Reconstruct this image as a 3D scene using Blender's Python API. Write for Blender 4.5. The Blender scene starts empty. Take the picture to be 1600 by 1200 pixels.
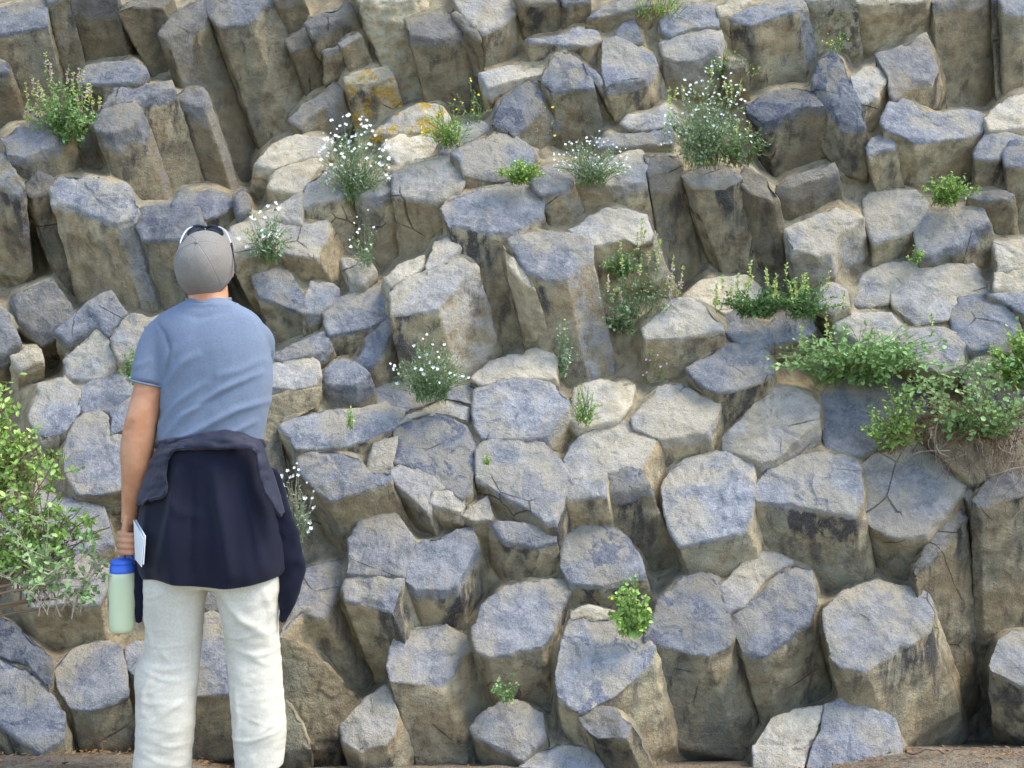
import bpy, bmesh, math, random
import numpy as np
from mathutils import Vector, Matrix, Quaternion
R = math.radians
scene = bpy.context.scene
COL = scene.collection

# ---------------------------------------------------------------- camera
CAMZ = 1.31                     # camera height above the man's feet
FPX = 1555.0                    # focal length in pixels of a 1600 px wide frame
cam_d = bpy.data.cameras.new("camera")
cam = bpy.data.objects.new("camera", cam_d)
COL.objects.link(cam)
cam.location = (0, 0, CAMZ)
cam.rotation_euler = (R(90), 0, 0)
cam_d.sensor_width = 36
cam_d.lens = 36 * FPX / 1600
cam_d.clip_start = 0.05
cam_d.clip_end = 500
scene.camera = cam

# ---------------------------------------------------------------- sky and sun (open shade: soft, high light)
SUN_EL, SUN_ROT = 56, 104       # degrees; the soft light comes from high above, a little to the right
w = bpy.data.worlds.new("World"); scene.world = w; w.use_nodes = True
nt = w.node_tree
sky = nt.nodes.new("ShaderNodeTexSky")
sky.sky_type = 'NISHITA'; sky.sun_disc = False
sky.sun_elevation = R(SUN_EL); sky.sun_rotation = R(SUN_ROT)
bg = nt.nodes["Background"]
nt.links.new(sky.outputs[0], bg.inputs[0])
bg.inputs[1].default_value = 0.15
sun_d = bpy.data.lights.new("sun", 'SUN')
sun_d.energy = 1.15; sun_d.angle = R(20); sun_d.color = (1.0, 0.94, 0.82)
sun = bpy.data.objects.new("sun", sun_d); COL.objects.link(sun)
# direction to the sun, matching the sky texture's rotation
_az = R(SUN_ROT); _el = R(SUN_EL)
to_sun = Vector((math.sin(_az) * math.cos(_el), math.cos(_az) * math.cos(_el), math.sin(_el)))
sun.rotation_euler = to_sun.to_track_quat('Z', 'Y').to_euler()
sun.location = (-3, -4, 8)
scene.view_settings.view_transform = 'Standard'
scene.view_settings.look = 'None'
scene.view_settings.exposure = 1.7
scene.view_settings.gamma = 1.0

# ---------------------------------------------------------------- helpers
def at(px, py, d):
    """world point seen at pixel (px, py) of the 1600x1200 frame, d metres away"""
    return Vector(((px - 800) * d / FPX, d, CAMZ + (600 - py) * d / FPX))

_rs = np.random.RandomState(7)
_perm = np.concatenate([_rs.permutation(256)] * 3)
_g = _rs.normal(size=(256, 3)); _g /= np.linalg.norm(_g, axis=1)[:, None]
def noise3(p):
    """gradient noise, vectorised; p (n,3) -> about -1..1"""
    p = np.asarray(p, float)
    i = np.floor(p).astype(int); f = p - i; i &= 255
    u = f * f * f * (f * (f * 6 - 15) + 10)
    out = 0
    for dx in (0, 1):
        wx = u[:, 0] if dx else 1 - u[:, 0]
        for dy in (0, 1):
            wy = u[:, 1] if dy else 1 - u[:, 1]
            for dz in (0, 1):
                wz = u[:, 2] if dz else 1 - u[:, 2]
                h = _perm[_perm[_perm[i[:, 0] + dx] + i[:, 1] + dy] + i[:, 2] + dz]
                g = _g[h]
                out = out + wx * wy * wz * (g[:, 0] * (f[:, 0] - dx) + g[:, 1] * (f[:, 1] - dy) + g[:, 2] * (f[:, 2] - dz))
    return out * 1.6
def fbm(p, oct=4, rough=0.5):
    a, s, o = 1.0, 1.0, 0
    for k in range(oct):
        o = o + a * noise3(p * s + 17.3 * k); a *= rough; s *= 2.03
    return o
def sstep(a, b, x):
    x = np.asarray(x, float)
    t = np.clip((x - a) / (b - a), 0, 1); return t * t * (3 - 2 * t)

def tag(o, label=None, cat=None, group=None, kind=None):
    if label: o['label'] = label
    if cat: o['category'] = cat
    if group: o['group'] = group
    if kind: o['kind'] = kind
    return o
def empty(name, loc):
    o = bpy.data.objects.new(name, None); COL.objects.link(o)
    o.empty_display_size = 0.1; o.location = loc
    return o
def link_mesh(name, verts, faces, mat, parent=None, origin=None, smooth=True, attrs=None):
    """verts in world space; origin becomes the object's location (or the parent's frame)"""
    me = bpy.data.meshes.new(name)
    V = np.asarray(verts, float)
    if parent is not None: org = np.array(parent['_org'])
    elif origin is not None: org = np.array(origin, float)
    else: org = np.zeros(3)
    me.from_pydata((V - org).tolist(), [], faces)
    if mat: me.materials.append(mat)
    if smooth: me.polygons.foreach_set('use_smooth', [True] * len(me.polygons))
    for k, a in (attrs or {}).items():
        at_ = me.attributes.new(k, 'FLOAT', 'POINT'); at_.data.foreach_set('value', np.asarray(a, np.float32))
    me.update()
    o = bpy.data.objects.new(name, me); COL.objects.link(o)
    if parent is not None: o.parent = parent
    else: o.location = org
    return o
def root(name, loc):
    o = empty(name, loc); o['_org'] = [float(v) for v in loc]; return o

# ---------------------------------------------------------------- node helpers
class NT:
    def __init__(s, name):
        s.m = bpy.data.materials.new(name); s.m.use_nodes = True
        s.t = s.m.node_tree; s.b = s.t.nodes['Principled BSDF']
        s.b.inputs['Specular IOR Level'].default_value = 0.25
    def n(s, typ, **kw):
        nd = s.t.nodes.new(typ)
        for k, v in kw.items(): setattr(nd, k, v)
        return nd
    def l(s, a, b): s.t.links.new(a, b)
    def noise(s, vec, scale, detail=4, rough=0.55, dist=0.0):
        nd = s.n('ShaderNodeTexNoise'); nd.inputs['Scale'].default_value = scale
        nd.inputs['Detail'].default_value = detail; nd.inputs['Roughness'].default_value = rough
        nd.inputs['Distortion'].default_value = dist
        if vec is not None: s.l(vec, nd.inputs['Vector'])
        return nd.outputs['Fac']
    def ramp(s, fac, a, b, va=0.0, vb=1.0):
        nd = s.n('ShaderNodeMapRange'); nd.interpolation_type = 'SMOOTHSTEP'
        for k, v in (('From Min', a), ('From Max', b), ('To Min', va), ('To Max', vb)): nd.inputs[k].default_value = v
        s.l(fac, nd.inputs['Value']); return nd.outputs[0]
    def math(s, op, a, b=None):
        nd = s.n('ShaderNodeMath', operation=op)
        for i, v in enumerate((a, b)):
            if v is None: continue
            if isinstance(v, (int, float)): nd.inputs[i].default_value = v
            else: s.l(v, nd.inputs[i])
        return nd.outputs[0]
    def mix(s, fac, a, b, mode='MIX'):
        nd = s.n('ShaderNodeMix', data_type='RGBA', blend_type=mode)
        for i, v in ((0, fac), (6, a), (7, b)):
            if isinstance(v, (int, float)): nd.inputs[i].default_value = v
            elif isinstance(v, tuple): nd.inputs[i].default_value = (*v, 1)
            else: s.l(v, nd.inputs[i])
        return nd.outputs[2]
    def bump(s, h, strength, dist, prev=None):
        nd = s.n('ShaderNodeBump'); nd.inputs['Strength'].default_value = strength
        nd.inputs['Distance'].default_value = dist; s.l(h, nd.inputs['Height'])
        if prev: s.l(prev, nd.inputs['Normal'])
        return nd.outputs[0]
def plain(name, col, rough=0.7, var=0.12, scale=30, spec=0.25, bump=0.0, trans=0.0):
    k = NT(name); g = k.n('ShaderNodeNewGeometry').outputs['Position']
    nz = k.noise(g, scale, 3)
    dark = tuple(c * (1 - var) for c in col); lite = tuple(min(1, c * (1 + var)) for c in col)
    k.l(k.mix(nz, dark, lite), k.b.inputs['Base Color'])
    k.b.inputs['Roughness'].default_value = rough; k.b.inputs['Specular IOR Level'].default_value = spec
    if bump: k.l(k.bump(nz, 0.5, bump), k.b.inputs['Normal'])
    if trans: k.b.inputs['Transmission Weight'].default_value = trans
    return k.m

# ---------------------------------------------------------------- rock
def rock_material():
    k = NT('weathered_basalt')
    P = k.n('ShaderNodeNewGeometry').outputs['Position']
    oi = k.n('ShaderNodeObjectInfo')
    sep = k.n('ShaderNodeSeparateColor'); k.l(oi.outputs['Color'], sep.inputs[0])
    tan_, val, dark_ = sep.outputs[0], sep.outputs[1], sep.outputs[2]
    rnd = oi.outputs['Random']
    off = k.n('ShaderNodeVectorMath', operation='MULTIPLY_ADD')
    cmb = k.n('ShaderNodeCombineXYZ'); k.l(k.math('MULTIPLY', rnd, 40.0), cmb.inputs[0]); k.l(k.math('MULTIPLY', rnd, 23.0), cmb.inputs[2])
    off.inputs[1].default_value = (1, 1, 1); k.l(P, off.inputs[0]); k.l(cmb.outputs[0], off.inputs[2])
    Q = off.outputs[0]
    capa = k.n('ShaderNodeAttribute', attribute_name='cap').outputs['Fac']
    big = k.noise(Q, 4.0, 3); med = k.noise(Q, 13.0, 5, 0.6); fine = k.noise(Q, 60.0, 4, 0.7); grit = k.noise(P, 260.0, 2, 0.7)
    # weathered end faces: pale grey-blue lichen film over grey stone
    c = k.mix(k.ramp(med, 0.36, 0.62), (0.132, 0.150, 0.182), (0.255, 0.262, 0.283))
    c = k.mix(k.ramp(fine, 0.52, 0.70, 0, 0.55), c, (0.44, 0.45, 0.47))
    c = k.mix(k.ramp(big, 0.45, 0.60, 0, 0.7), c, (0.34, 0.295, 0.215))
    dust = k.n('ShaderNodeAttribute', attribute_name='dust').outputs['Fac']
    c = k.mix(k.math('MULTIPLY', dust, k.ramp(med, 0.30, 0.60, 0.3, 1.0)), c, (0.37, 0.31, 0.20))
    dp = k.noise(Q, 7.5, 5, 0.6, 0.8)
    dfac = k.math('MULTIPLY', k.ramp(dp, 0.545, 0.575), k.math('ADD', k.math('MULTIPLY', dark_, 0.85), 0.12))
    c = k.mix(dfac, c, k.mix(k.ramp(fine, .4, .6), (0.07, 0.085, 0.13), (0.13, 0.15, 0.21)))
    tanned = k.mix(k.ramp(med, 0.35, 0.65), (0.40, 0.325, 0.195), (0.56, 0.475, 0.33))
    c = k.mix(k.math('MULTIPLY', tan_, k.ramp(big, 0.32, 0.62, 0.55, 1.0)), c, tanned)
    # broken sides: olive and ochre browns with stains running down
    st = k.n('ShaderNodeMapping'); st.inputs['Scale'].default_value = (1, 1, 0.3); k.l(Q, st.inputs[0])
    streak = k.noise(st.outputs[0], 16.0, 5, 0.6); streak2 = k.noise(st.outputs[0], 5.0, 3, 0.5)
    s_ = k.mix(k.ramp(med, 0.34, 0.66), (0.25, 0.195, 0.105), (0.50, 0.41, 0.235))  # side browns lightened to carry the warm bounced light
    s_ = k.mix(k.ramp(streak2, 0.47, 0.62, 0, 0.55), s_, (0.195, 0.21, 0.155))
    s_ = k.mix(k.ramp(streak, 0.53, 0.66, 0, 0.75), s_, (0.075, 0.055, 0.036))
    s_ = k.mix(k.ramp(fine, 0.52, 0.70, 0, 0.5), s_, (0.36, 0.30, 0.20))
    s_ = k.mix(k.math('MULTIPLY', k.ramp(big, 0.48, 0.60), 0.38), s_, (0.36, 0.23, 0.09))
    s_ = k.mix(k.math('MULTIPLY', k.ramp(tan_, 0.5, 1.0), 0.75), s_, k.mix(k.ramp(med, .35, .65), (0.36, 0.28, 0.155), (0.56, 0.47, 0.30)))
    stn = k.n('ShaderNodeAttribute', attribute_name='stain').outputs['Fac']
    s_ = k.mix(k.math('MULTIPLY', stn, k.ramp(streak, 0.40, 0.60)), s_, (0.045, 0.036, 0.03))
    blend = k.math('ADD', capa, k.math('MULTIPLY', k.math('SUBTRACT', med, 0.5), 0.9))
    c = k.mix(k.ramp(blend, 0.36, 0.64), s_, c)
    # speckle of the stone itself
    c = k.mix(k.ramp(grit, 0.35, 0.68, 0.0, 0.38), c, k.mix(0.5, c, (0.62, 0.60, 0.56)))
    c = k.mix(k.ramp(grit, 0.50, 0.30, 0.0, 0.32), c, (0.05, 0.045, 0.045))
    vo = k.n('ShaderNodeTexVoronoi', feature='DISTANCE_TO_EDGE'); vo.inputs['Scale'].default_value = 2.4; k.l(Q, vo.inputs['Vector'])
    ck = k.math('ADD', vo.outputs['Distance'], k.math('MULTIPLY', k.math('SUBTRACT', fine, 0.5), 0.02))
    cmask = k.ramp(k.noise(Q, 2.2, 2), 0.58, 0.64)
    crack = k.math('MULTIPLY', k.math('MULTIPLY', k.math('SUBTRACT', 1.0, k.ramp(ck, 0.002, 0.009)), 0.7), cmask)
    c = k.mix(crack, c, (0.09, 0.07, 0.05))
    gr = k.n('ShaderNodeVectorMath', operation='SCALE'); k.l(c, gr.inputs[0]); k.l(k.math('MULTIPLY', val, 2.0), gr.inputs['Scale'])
    lich = k.n('ShaderNodeAttribute', attribute_name='lichen').outputs['Fac']
    lf = k.math('MULTIPLY', lich, k.ramp(k.noise(P, 11, 5, 0.7), 0.49, 0.55))
    c2 = k.mix(lf, gr.outputs[0], k.mix(k.ramp(k.noise(P, 60, 3), .4, .6), (0.40, 0.22, 0.02), (0.52, 0.36, 0.06)))
    pal = k.n('ShaderNodeAttribute', attribute_name='crust').outputs['Fac']
    pf = k.math('MULTIPLY', pal, k.ramp(k.noise(P, 22, 4, 0.65), 0.50, 0.56))
    c2 = k.mix(pf, c2, (0.42, 0.40, 0.28))
    k.l(c2, k.b.inputs['Base Color'])
    k.b.inputs['Roughness'].default_value = 0.88; k.b.inputs['Specular IOR Level'].default_value = 0.2
    b1 = k.bump(med, 0.6, 0.03); b2 = k.bump(fine, 0.9, 0.014, b1); b3 = k.bump(grit, 0.7, 0.005, b2)
    b4 = k.bump(k.math('SUBTRACT', 1.0, crack), 0.8, 0.012, b3)
    k.l(b4, k.b.inputs['Normal'])
    return k.m
ROCK = rock_material()

def wall_depth(px, py):
    """distance of the rock face's outer envelope at a pixel of the frame"""
    d = (4.0 + 0.42 * CAMZ) / (1 - 0.42 * (600 - py) / FPX)
    d = d + 0.38 * math.exp(-(((px - 480) / 190) ** 2 + ((py - 170) / 110) ** 2))
    d = d + 0.22 * math.exp(-(((px - 60) / 120) ** 2 + ((py - 440) / 130) ** 2))
    d = d - 0.16 * math.exp(-(((px - 820) / 170) ** 2 + ((py - 420) / 120) ** 2))
    d = d + 0.10 * math.exp(-(((px - 1480) / 150) ** 2 + ((py - 700) / 260) ** 2))
    d = d - 0.25 * math.exp(-(((px - 40) / 140) ** 2 + ((py - 1050) / 150) ** 2))
    return d
# Each basalt column: label | tone | outline of its weathered end | run of its side | options
# outlines are in pixels of the 1600x1200 frame and are set at their own distance below
# tone: B grey-blue, P pale, T tan, D dark blue-grey, G greenish grey, N brown;  opts: a=tilt k=side slope o=offset c=cap mask
C = """
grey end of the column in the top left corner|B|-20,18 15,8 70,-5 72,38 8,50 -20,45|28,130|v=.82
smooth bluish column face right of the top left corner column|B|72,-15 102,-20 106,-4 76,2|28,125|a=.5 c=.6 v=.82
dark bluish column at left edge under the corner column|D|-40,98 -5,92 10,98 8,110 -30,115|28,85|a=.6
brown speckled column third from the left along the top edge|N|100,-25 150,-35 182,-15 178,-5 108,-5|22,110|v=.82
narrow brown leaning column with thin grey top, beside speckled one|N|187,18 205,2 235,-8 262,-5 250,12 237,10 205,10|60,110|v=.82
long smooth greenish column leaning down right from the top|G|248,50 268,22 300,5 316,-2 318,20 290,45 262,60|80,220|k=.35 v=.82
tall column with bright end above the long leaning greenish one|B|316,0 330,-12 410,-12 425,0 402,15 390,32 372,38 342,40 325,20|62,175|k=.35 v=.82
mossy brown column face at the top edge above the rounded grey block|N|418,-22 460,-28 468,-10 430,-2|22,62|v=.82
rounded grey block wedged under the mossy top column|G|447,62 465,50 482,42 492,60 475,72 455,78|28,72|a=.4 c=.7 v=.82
tan block in dark recess with faint cross shaped joints|N|478,35 500,22 542,5 548,18 515,35 485,45|20,40|a=.4
dark small block deep in the recess, left of bluish one|N|506,80 528,70 532,76 510,86|4,38|a=.3
small bluish block deep in the recess above the tan overhang|G|530,66 556,50 562,56 536,72|18,46|a=.4 c=.8
tan overhanging block edged with yellow lichen in the recess|T|538,120 560,112 602,104 612,118 580,128 545,132|14,60|a=.35 c=.7 y=.7
wide lichen crusted column ridge hanging beside the recess|T|548,-30 600,-45 655,-25 650,-10 610,0 560,-5|72,185|k=.3 r=1
brown streaked column with grey flat top right of crusted ridge|N|633,30 665,22 708,24 718,48 690,58 640,53|35,122
thin orange brown sliver between brown streaked and bright topped columns|N|708,24 716,21 745,40 750,62 735,55|8,88|a=.3
bright topped column with dark shaded front at the top edge|P|705,-8 800,-12 803,20 780,40 755,50 730,30|5,62
brown block at the top edge over a smooth sloping ledge|N|806,-15 868,-15 872,3 812,0|12,62
smooth grey wedge with dark underside below the top edge block|B|828,62 880,55 900,40 932,50 935,62 918,70 870,68 835,66|10,48|a=.7
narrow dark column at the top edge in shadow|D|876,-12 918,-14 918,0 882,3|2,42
grey block with tan front at the top edge, left of grass tuft|B|919,28 940,12 985,-5 1010,-12 1012,8 975,18 940,25|0,32
grey block end under the grass tuft near the top|B|962,50 975,35 990,28 1002,60 975,72 965,62|3,26
wide smooth block end right of the top grass tuft|B|1030,30 1070,5 1115,8 1120,40 1080,42 1050,55 1035,48|0,14
pale curved column end with olive front below the top tuft|P|1032,68 1055,57 1100,48 1125,45 1128,60 1118,75 1090,92 1060,95 1040,88|6,52
small pale block at the top edge left of tall dark fronted column|T|1120,10 1148,-5 1165,-12 1170,0 1142,22 1124,22|5,34
tall column with bluish end and dark streaked front, top right|B|1142,25 1165,15 1210,0 1245,-5 1256,5 1240,18 1215,22 1180,38 1150,32|17,112|s=1.4
small dark block in the gap beside the dark streaked column|N|1133,98 1158,94 1163,104 1138,108|3,34|a=.3
grey column with rough speckled end between wedge and curved column|B|942,62 962,58 1000,75 1020,90 1015,105 1005,120 985,125 945,130 940,100|17,50
pale sloping ledge left of the tall rounded pillar|P|752,115 800,102 848,100 845,115 800,125 765,135|5,22|a=.9
dark blue grey shoulder block left of the tall rounded pillar|D|768,192 785,156 815,133 843,127 846,145 840,170 820,195 798,206|28,34|a=.5
tall rounded pillar leaning right with brown lower front|B|847,126 855,92 868,82 892,82 908,100 922,120 925,135 900,138 862,142|17,84|a=.4 c=1.1
thin wedge slab tucked behind the tall rounded pillar|B|912,98 930,112 941,128 933,132 918,114|38,78|a=.3
small pale ledge beside the tall white flowering bush|P|972,192 985,180 1015,178 1038,162 1050,170 1058,190 1020,200 985,202|5,12
narrow pale step under the small ledge at white bush|B|932,218 950,210 1000,208 1045,198 1052,214 1045,224 1000,226 937,230|2,20|a=.6
speckled block end under the pale flowering cushion|B|828,286 852,264 880,255 894,268 892,285 875,297 845,302|25,66
dark patched block end right of the pale flowering cushion|P|893,264 925,248 1000,235 1010,250 1005,280 975,290 902,287|18,92|d=1
tall smooth olive column below the white flowering bush|G|1008,242 1056,243 1063,255 1042,263 1014,270|33,190|a=.5 k=.3
rough speckled block between yellow flowers and small green tuft|B|708,240 720,232 775,207 800,208 832,235 825,255 795,280 770,283 726,272 722,252|5,30
broad blue grey column end above the dark shaded front|B|690,325 700,310 760,290 795,285 830,298 846,318 843,332 820,345 798,360 765,360 735,352 700,347|58,200|c=.9 s=1.4
pitted bluish column end standing out over dark front, centre|B|793,373 832,364 875,361 910,370 924,384 923,404 888,424 885,435 850,432 825,420 808,400|32,165|a=.5 o=-.06 s=1.4
pale edged block end right behind the pitted one|P|890,358 940,327 960,322 1008,337 1018,360 1012,375 995,383 975,372 940,380 925,383 908,370|22,66
dark brown stained column below the white flowering bush|N|1066,272 1100,256 1140,258 1156,276 1130,292 1085,292|52,150|k=.3 s=1.4
light brown column between two dark stained seams|N|1152,282 1165,262 1195,275 1213,300 1205,308 1170,298|24,142|k=.3
large dark block with bluish sloping top above tan base|D|1165,160 1200,145 1250,138 1272,140 1286,165 1245,168 1210,185 1195,190 1170,175|20,92|s=1.4
tan base block under the large dark sloping block|N|1215,287 1230,278 1300,256 1305,270 1235,292|8,58|a=.4
dark rounded pillar with pointed blue top, upper right|D|1270,125 1280,98 1302,84 1318,95 1328,125 1336,140 1350,176 1348,192 1330,192 1308,182 1300,160 1275,135|3,76|a=.25 k=.3 d=1
pale chipped column end touching the dark rounded pillar|P|1330,120 1350,105 1370,108 1386,115 1380,135 1368,150 1345,160 1335,140|6,60
small column with rounded grey top under chipped one|B|1355,230 1362,215 1380,210 1395,220 1394,230 1375,234 1358,242|14,55
wide grey block like a bench over two tan columns|B|1378,190 1392,160 1415,155 1430,162 1445,175 1500,173 1535,178 1530,205 1500,215 1460,218 1430,222 1405,208 1385,202|8,72
smooth tilted face below the tan column at top right|G|1368,85 1400,75 1445,53 1455,70 1460,105 1450,122 1422,130 1392,148 1388,118|10,38|a=.5
tan column with thin pale top at the upper right edge|T|1333,3 1360,8 1440,2 1448,-8 1400,-18 1335,-14|12,80|a=.6 c=.6
mossy dark column left of the tan one at the top edge|N|1256,-18 1330,-22 1333,-5 1262,4|12,115|a=.5 r=.6
tall brown column with bluish corner, second from right at top|N|1448,-20 1545,-22 1540,-4 1460,2|12,172|k=.3
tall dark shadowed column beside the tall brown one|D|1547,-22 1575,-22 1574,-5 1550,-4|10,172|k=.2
column in the top right corner with blue top|B|1562,-12 1625,-12 1625,18 1590,20 1568,14|4,130|k=.3
tan sloping ledge on the right edge below corner column|T|1540,182 1575,150 1625,140 1630,175 1600,198 1548,202|0,14
small grey block with tan front right of the bench block|B|1522,238 1540,210 1575,205 1600,215 1572,240 1560,248 1525,246|4,42
dark bluish column cut by the right edge, upper part|D|1568,240 1580,222 1630,208 1630,250 1590,258 1572,256|12,112
tan column with split pale end above the leafy sprigs, right|P|1228,357 1260,345 1305,323 1328,330 1346,342 1330,355 1306,370 1298,400 1275,398 1240,385|8,52|a=.6 t=.5
pale flat block end right of the split tan column|P|1350,312 1360,300 1430,298 1450,320 1425,357 1400,366 1365,378 1354,350|2,36|t=.5
rough bluish column end with grass on its upper edge|B|1428,352 1440,330 1480,318 1515,315 1535,325 1542,347 1520,357 1500,380 1475,386 1455,398 1435,396 1430,370|16,52
small block right behind the rough grassy one|G|1515,308 1525,300 1560,297 1580,302 1575,310 1540,313|6,62|a=.5
tan block end on the right edge, upper of two|T|1555,377 1600,375 1625,380 1625,413 1560,418|0,8|a=.5
tan block end on the right edge, lower of two|T|1557,426 1625,420 1630,458 1590,456 1555,450|0,10|a=.5
speckled grey slab left of the large pale boulder end|P|1335,452 1350,430 1385,412 1432,409 1440,422 1415,438 1393,455 1390,470 1345,477 1330,470|0,22|t=.3
large pale smooth column end at right with toothed lower rim|P|1395,452 1420,430 1450,415 1520,410 1530,430 1550,455 1515,464 1492,475 1482,498 1435,502 1415,490 1395,475|0,22
smooth round blue grey end below the toothed pale one|D|1485,492 1500,468 1525,461 1560,473 1587,492 1592,512 1560,540 1520,546 1500,528 1487,512|0,22|d=0 v=1.25
bluish wedge at the right edge above the smooth round end|B|1545,460 1600,456 1630,458 1630,500 1600,492 1575,474|0,24
grey end half hidden by leaves right of green bush|B|1408,527 1420,515 1470,510 1500,522 1512,545 1500,570 1470,580 1430,562 1410,547|0,22
speckled low rock directly behind the green bush tops|P|1305,497 1340,488 1390,490 1410,515 1402,530 1350,534 1308,514|0,32
small tan knob above the leafy sprigs right of split column|P|1282,450 1300,444 1320,455 1326,476 1300,486 1276,472|0,12|v=.85
gritty grey round stone under the leafy sprigs|B|1212,497 1240,487 1262,495 1272,515 1250,528 1215,534 1195,515|0,26|d=.6
pale ledge end right of the tall pink tipped plant|P|1030,492 1048,470 1075,466 1105,480 1126,500 1126,513 1090,521 1060,527 1010,528 1004,512|8,64
tan recessed ledge at the foot of the stained columns|T|1068,465 1100,436 1165,432 1186,450 1180,480 1130,487 1110,475 1085,466|0,14|a=.9
rough block end under the left leafy sprig|B|1127,492 1160,485 1196,502 1206,530 1180,545 1150,532 1130,516|0,20
clean hexagonal bluish end right of centre with tan side|B|1075,577 1100,555 1130,537 1175,538 1200,550 1209,580 1190,595 1160,605 1120,611 1100,602 1085,590|12,62
stepped tan slab end between hexagonal end and cracked block|T|1130,682 1160,655 1196,607 1230,605 1270,615 1279,640 1276,665 1240,690 1215,715 1190,720 1150,707 1130,696|0,28|t=.6
large bluish block end below the green bush, crack at left|B|1282,615 1300,600 1345,585 1400,585 1440,600 1445,640 1405,680 1370,700 1345,708 1292,706 1286,650|0,18|d=.3
broad granular hexagon end left of the long vertical crack|B|1175,762 1200,735 1260,710 1290,705 1325,712 1342,725 1345,785 1332,802 1290,797 1230,785 1182,783|16,118|s=1.4
stepped end with brown upper and blue lower face|B|1347,725 1365,710 1420,690 1450,705 1485,735 1512,755 1485,785 1465,810 1445,833 1400,837 1365,826 1352,812|26,84|t=.35
long brown column with lit slanting left edge, lower right|N|1425,885 1450,850 1485,803 1500,798 1509,812 1482,842 1452,877 1434,902|30,250|k=.25 a=.5 s=1.2 v=.8
huge dark brown column along the right edge under dry roots|N|1520,775 1545,748 1600,730 1645,735 1645,760 1590,775 1535,790|12,330|k=.25 a=.5 s=1.2 v=.8
thin dark brown column squeezed beside huge right edge column|N|1506,768 1518,760 1532,778 1520,792|32,330|k=.25 a=.4 s=1.2 v=.8
big grey hexagon end above the cracked bottom slab, right|B|1288,950 1320,925 1370,905 1430,920 1450,930 1456,955 1450,985 1425,1005 1400,1006 1380,1030 1355,1045 1310,1038 1295,1020 1290,985|36,112|t=.25 s=1.4
yellowish left half of the cracked slab at bottom right|T|1178,1165 1205,1125 1240,1110 1284,1104 1280,1140 1266,1160 1255,1200 1258,1240 1180,1235|0,50|a=.6 t=.6 v=1.15
bluish right half of the cracked slab at bottom right|B|1288,1102 1320,1090 1350,1103 1395,1125 1405,1160 1406,1215 1380,1245 1262,1245 1262,1195 1272,1162 1284,1140|0,50|a=.6
small grey brown rock at the right edge near ground|G|1545,1037 1560,1000 1580,988 1630,990 1630,1075 1590,1066 1550,1047|10,80|a=.7
small white speckled triangle end above bluish one, lower right|P|1126,916 1160,880 1185,862 1215,865 1236,878 1200,900 1165,944 1138,953|5,30
bluish column end below the small white speckled triangle|B|1140,960 1165,946 1205,905 1240,880 1266,890 1273,940 1262,968 1240,985 1215,1005 1190,1020 1160,1018 1146,985|32,105|d=.5
dark grained pointed end with a pale seam, lower centre right|D|1008,1000 1030,940 1060,905 1100,895 1122,897 1136,945 1145,985 1140,1010 1105,1020 1080,1017 1045,1008 1010,1003|45,145|v=1.2 c=.9
big blotchy end below the single green sprig|B|870,1085 868,1050 875,1010 885,978 905,968 960,966 1000,990 1020,1010 1015,1035 985,1065 955,1090 925,1106 908,1113 885,1098|30,115|d=1
little tan chip beside the single green sprig|T|888,972 893,950 920,947 957,955 952,965 905,968|2,14
pale grey end left of the single green sprig|B|740,1000 738,975 760,940 790,915 830,905 885,907 888,925 870,960 862,990 845,1008 810,1011 800,1018 765,1023 745,1015|16,75
broad smooth pale end in the middle beneath white grass|B|742,612 770,600 820,592 865,597 887,622 885,640 864,662 852,680 820,684 800,683 755,684 743,665 739,640|12,48|v=1.1
bright triangular end right of the broad smooth middle one|P|880,716 905,682 935,668 972,657 990,668 1025,685 1018,698 1005,717 1000,731 960,735 925,744 895,748|22,105
small flat pale tablet below the bright triangular end|P|893,752 944,741 942,773 886,780 882,767|12,50|a=.5
dark veined column end with black streak down its front|D|947,739 985,731 1003,740 1011,757 990,764 965,768 946,772|40,112|a=.5 s=1.4
bright ledge end under the pink flower stem|P|988,652 1030,605 1065,597 1100,618 1122,630 1120,642 1105,672 1060,680 1035,685 1015,678 990,667|7,52
large light hexagon with brown eye shaped scar|B|1046,730 1070,715 1120,702 1140,708 1175,722 1179,740 1173,790 1166,822 1130,835 1090,845 1062,848 1046,825 1036,785 1034,760|30,82|v=1.1
blotchy end with navy spots in lower middle|B|876,885 885,832 905,820 960,825 975,840 1000,872 1005,895 980,905 940,912 890,908|12,50|d=1
smooth grey seven sided end below broad middle one|B|745,702 760,688 800,686 850,692 866,706 891,745 881,770 866,810 850,812 820,790 790,775 763,756 745,745|8,42|v=1.05
tiny pale rectangular step near the centre of the lower wall|P|722,803 730,792 760,775 768,800 764,808 738,811|8,24
low ledge with thin grey edge left of blotchy end|B|768,812 800,818 840,820 866,835 868,846 835,851 790,843|4,62|a=.5
dark blue hunched end left of the seven sided one|D|613,700 618,672 642,658 690,650 726,664 745,690 750,720 737,740 736,765 720,776 690,760 655,736 640,726 616,722|6,34|v=1.3
pale sloping end just under the white flowered grass|P|622,664 640,645 700,622 730,637 726,656 690,648 642,656|4,16
rough wide end right of the man's waist|B|438,662 500,642 560,640 600,628 632,640 620,665 580,682 540,695 520,698 462,700 455,682|12,50
domed rough end above the white flowers by the jacket|B|462,706 520,700 560,715 576,745 608,738 607,750 560,768 515,780 495,765 470,735|35,95|c=.9
small wedge end between domed end and hunched end|P|577,720 586,695 619,684 612,725 578,743|2,20
brown grey slanted facet under the hunched end|T|610,738 625,726 650,730 676,746 692,762 676,768 672,790 665,797 640,772 620,757|26,58|t=.4
small lit step on the slanted facet|T|674,785 677,766 700,766 730,785 720,799 692,792|0,16|a=.5
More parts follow.
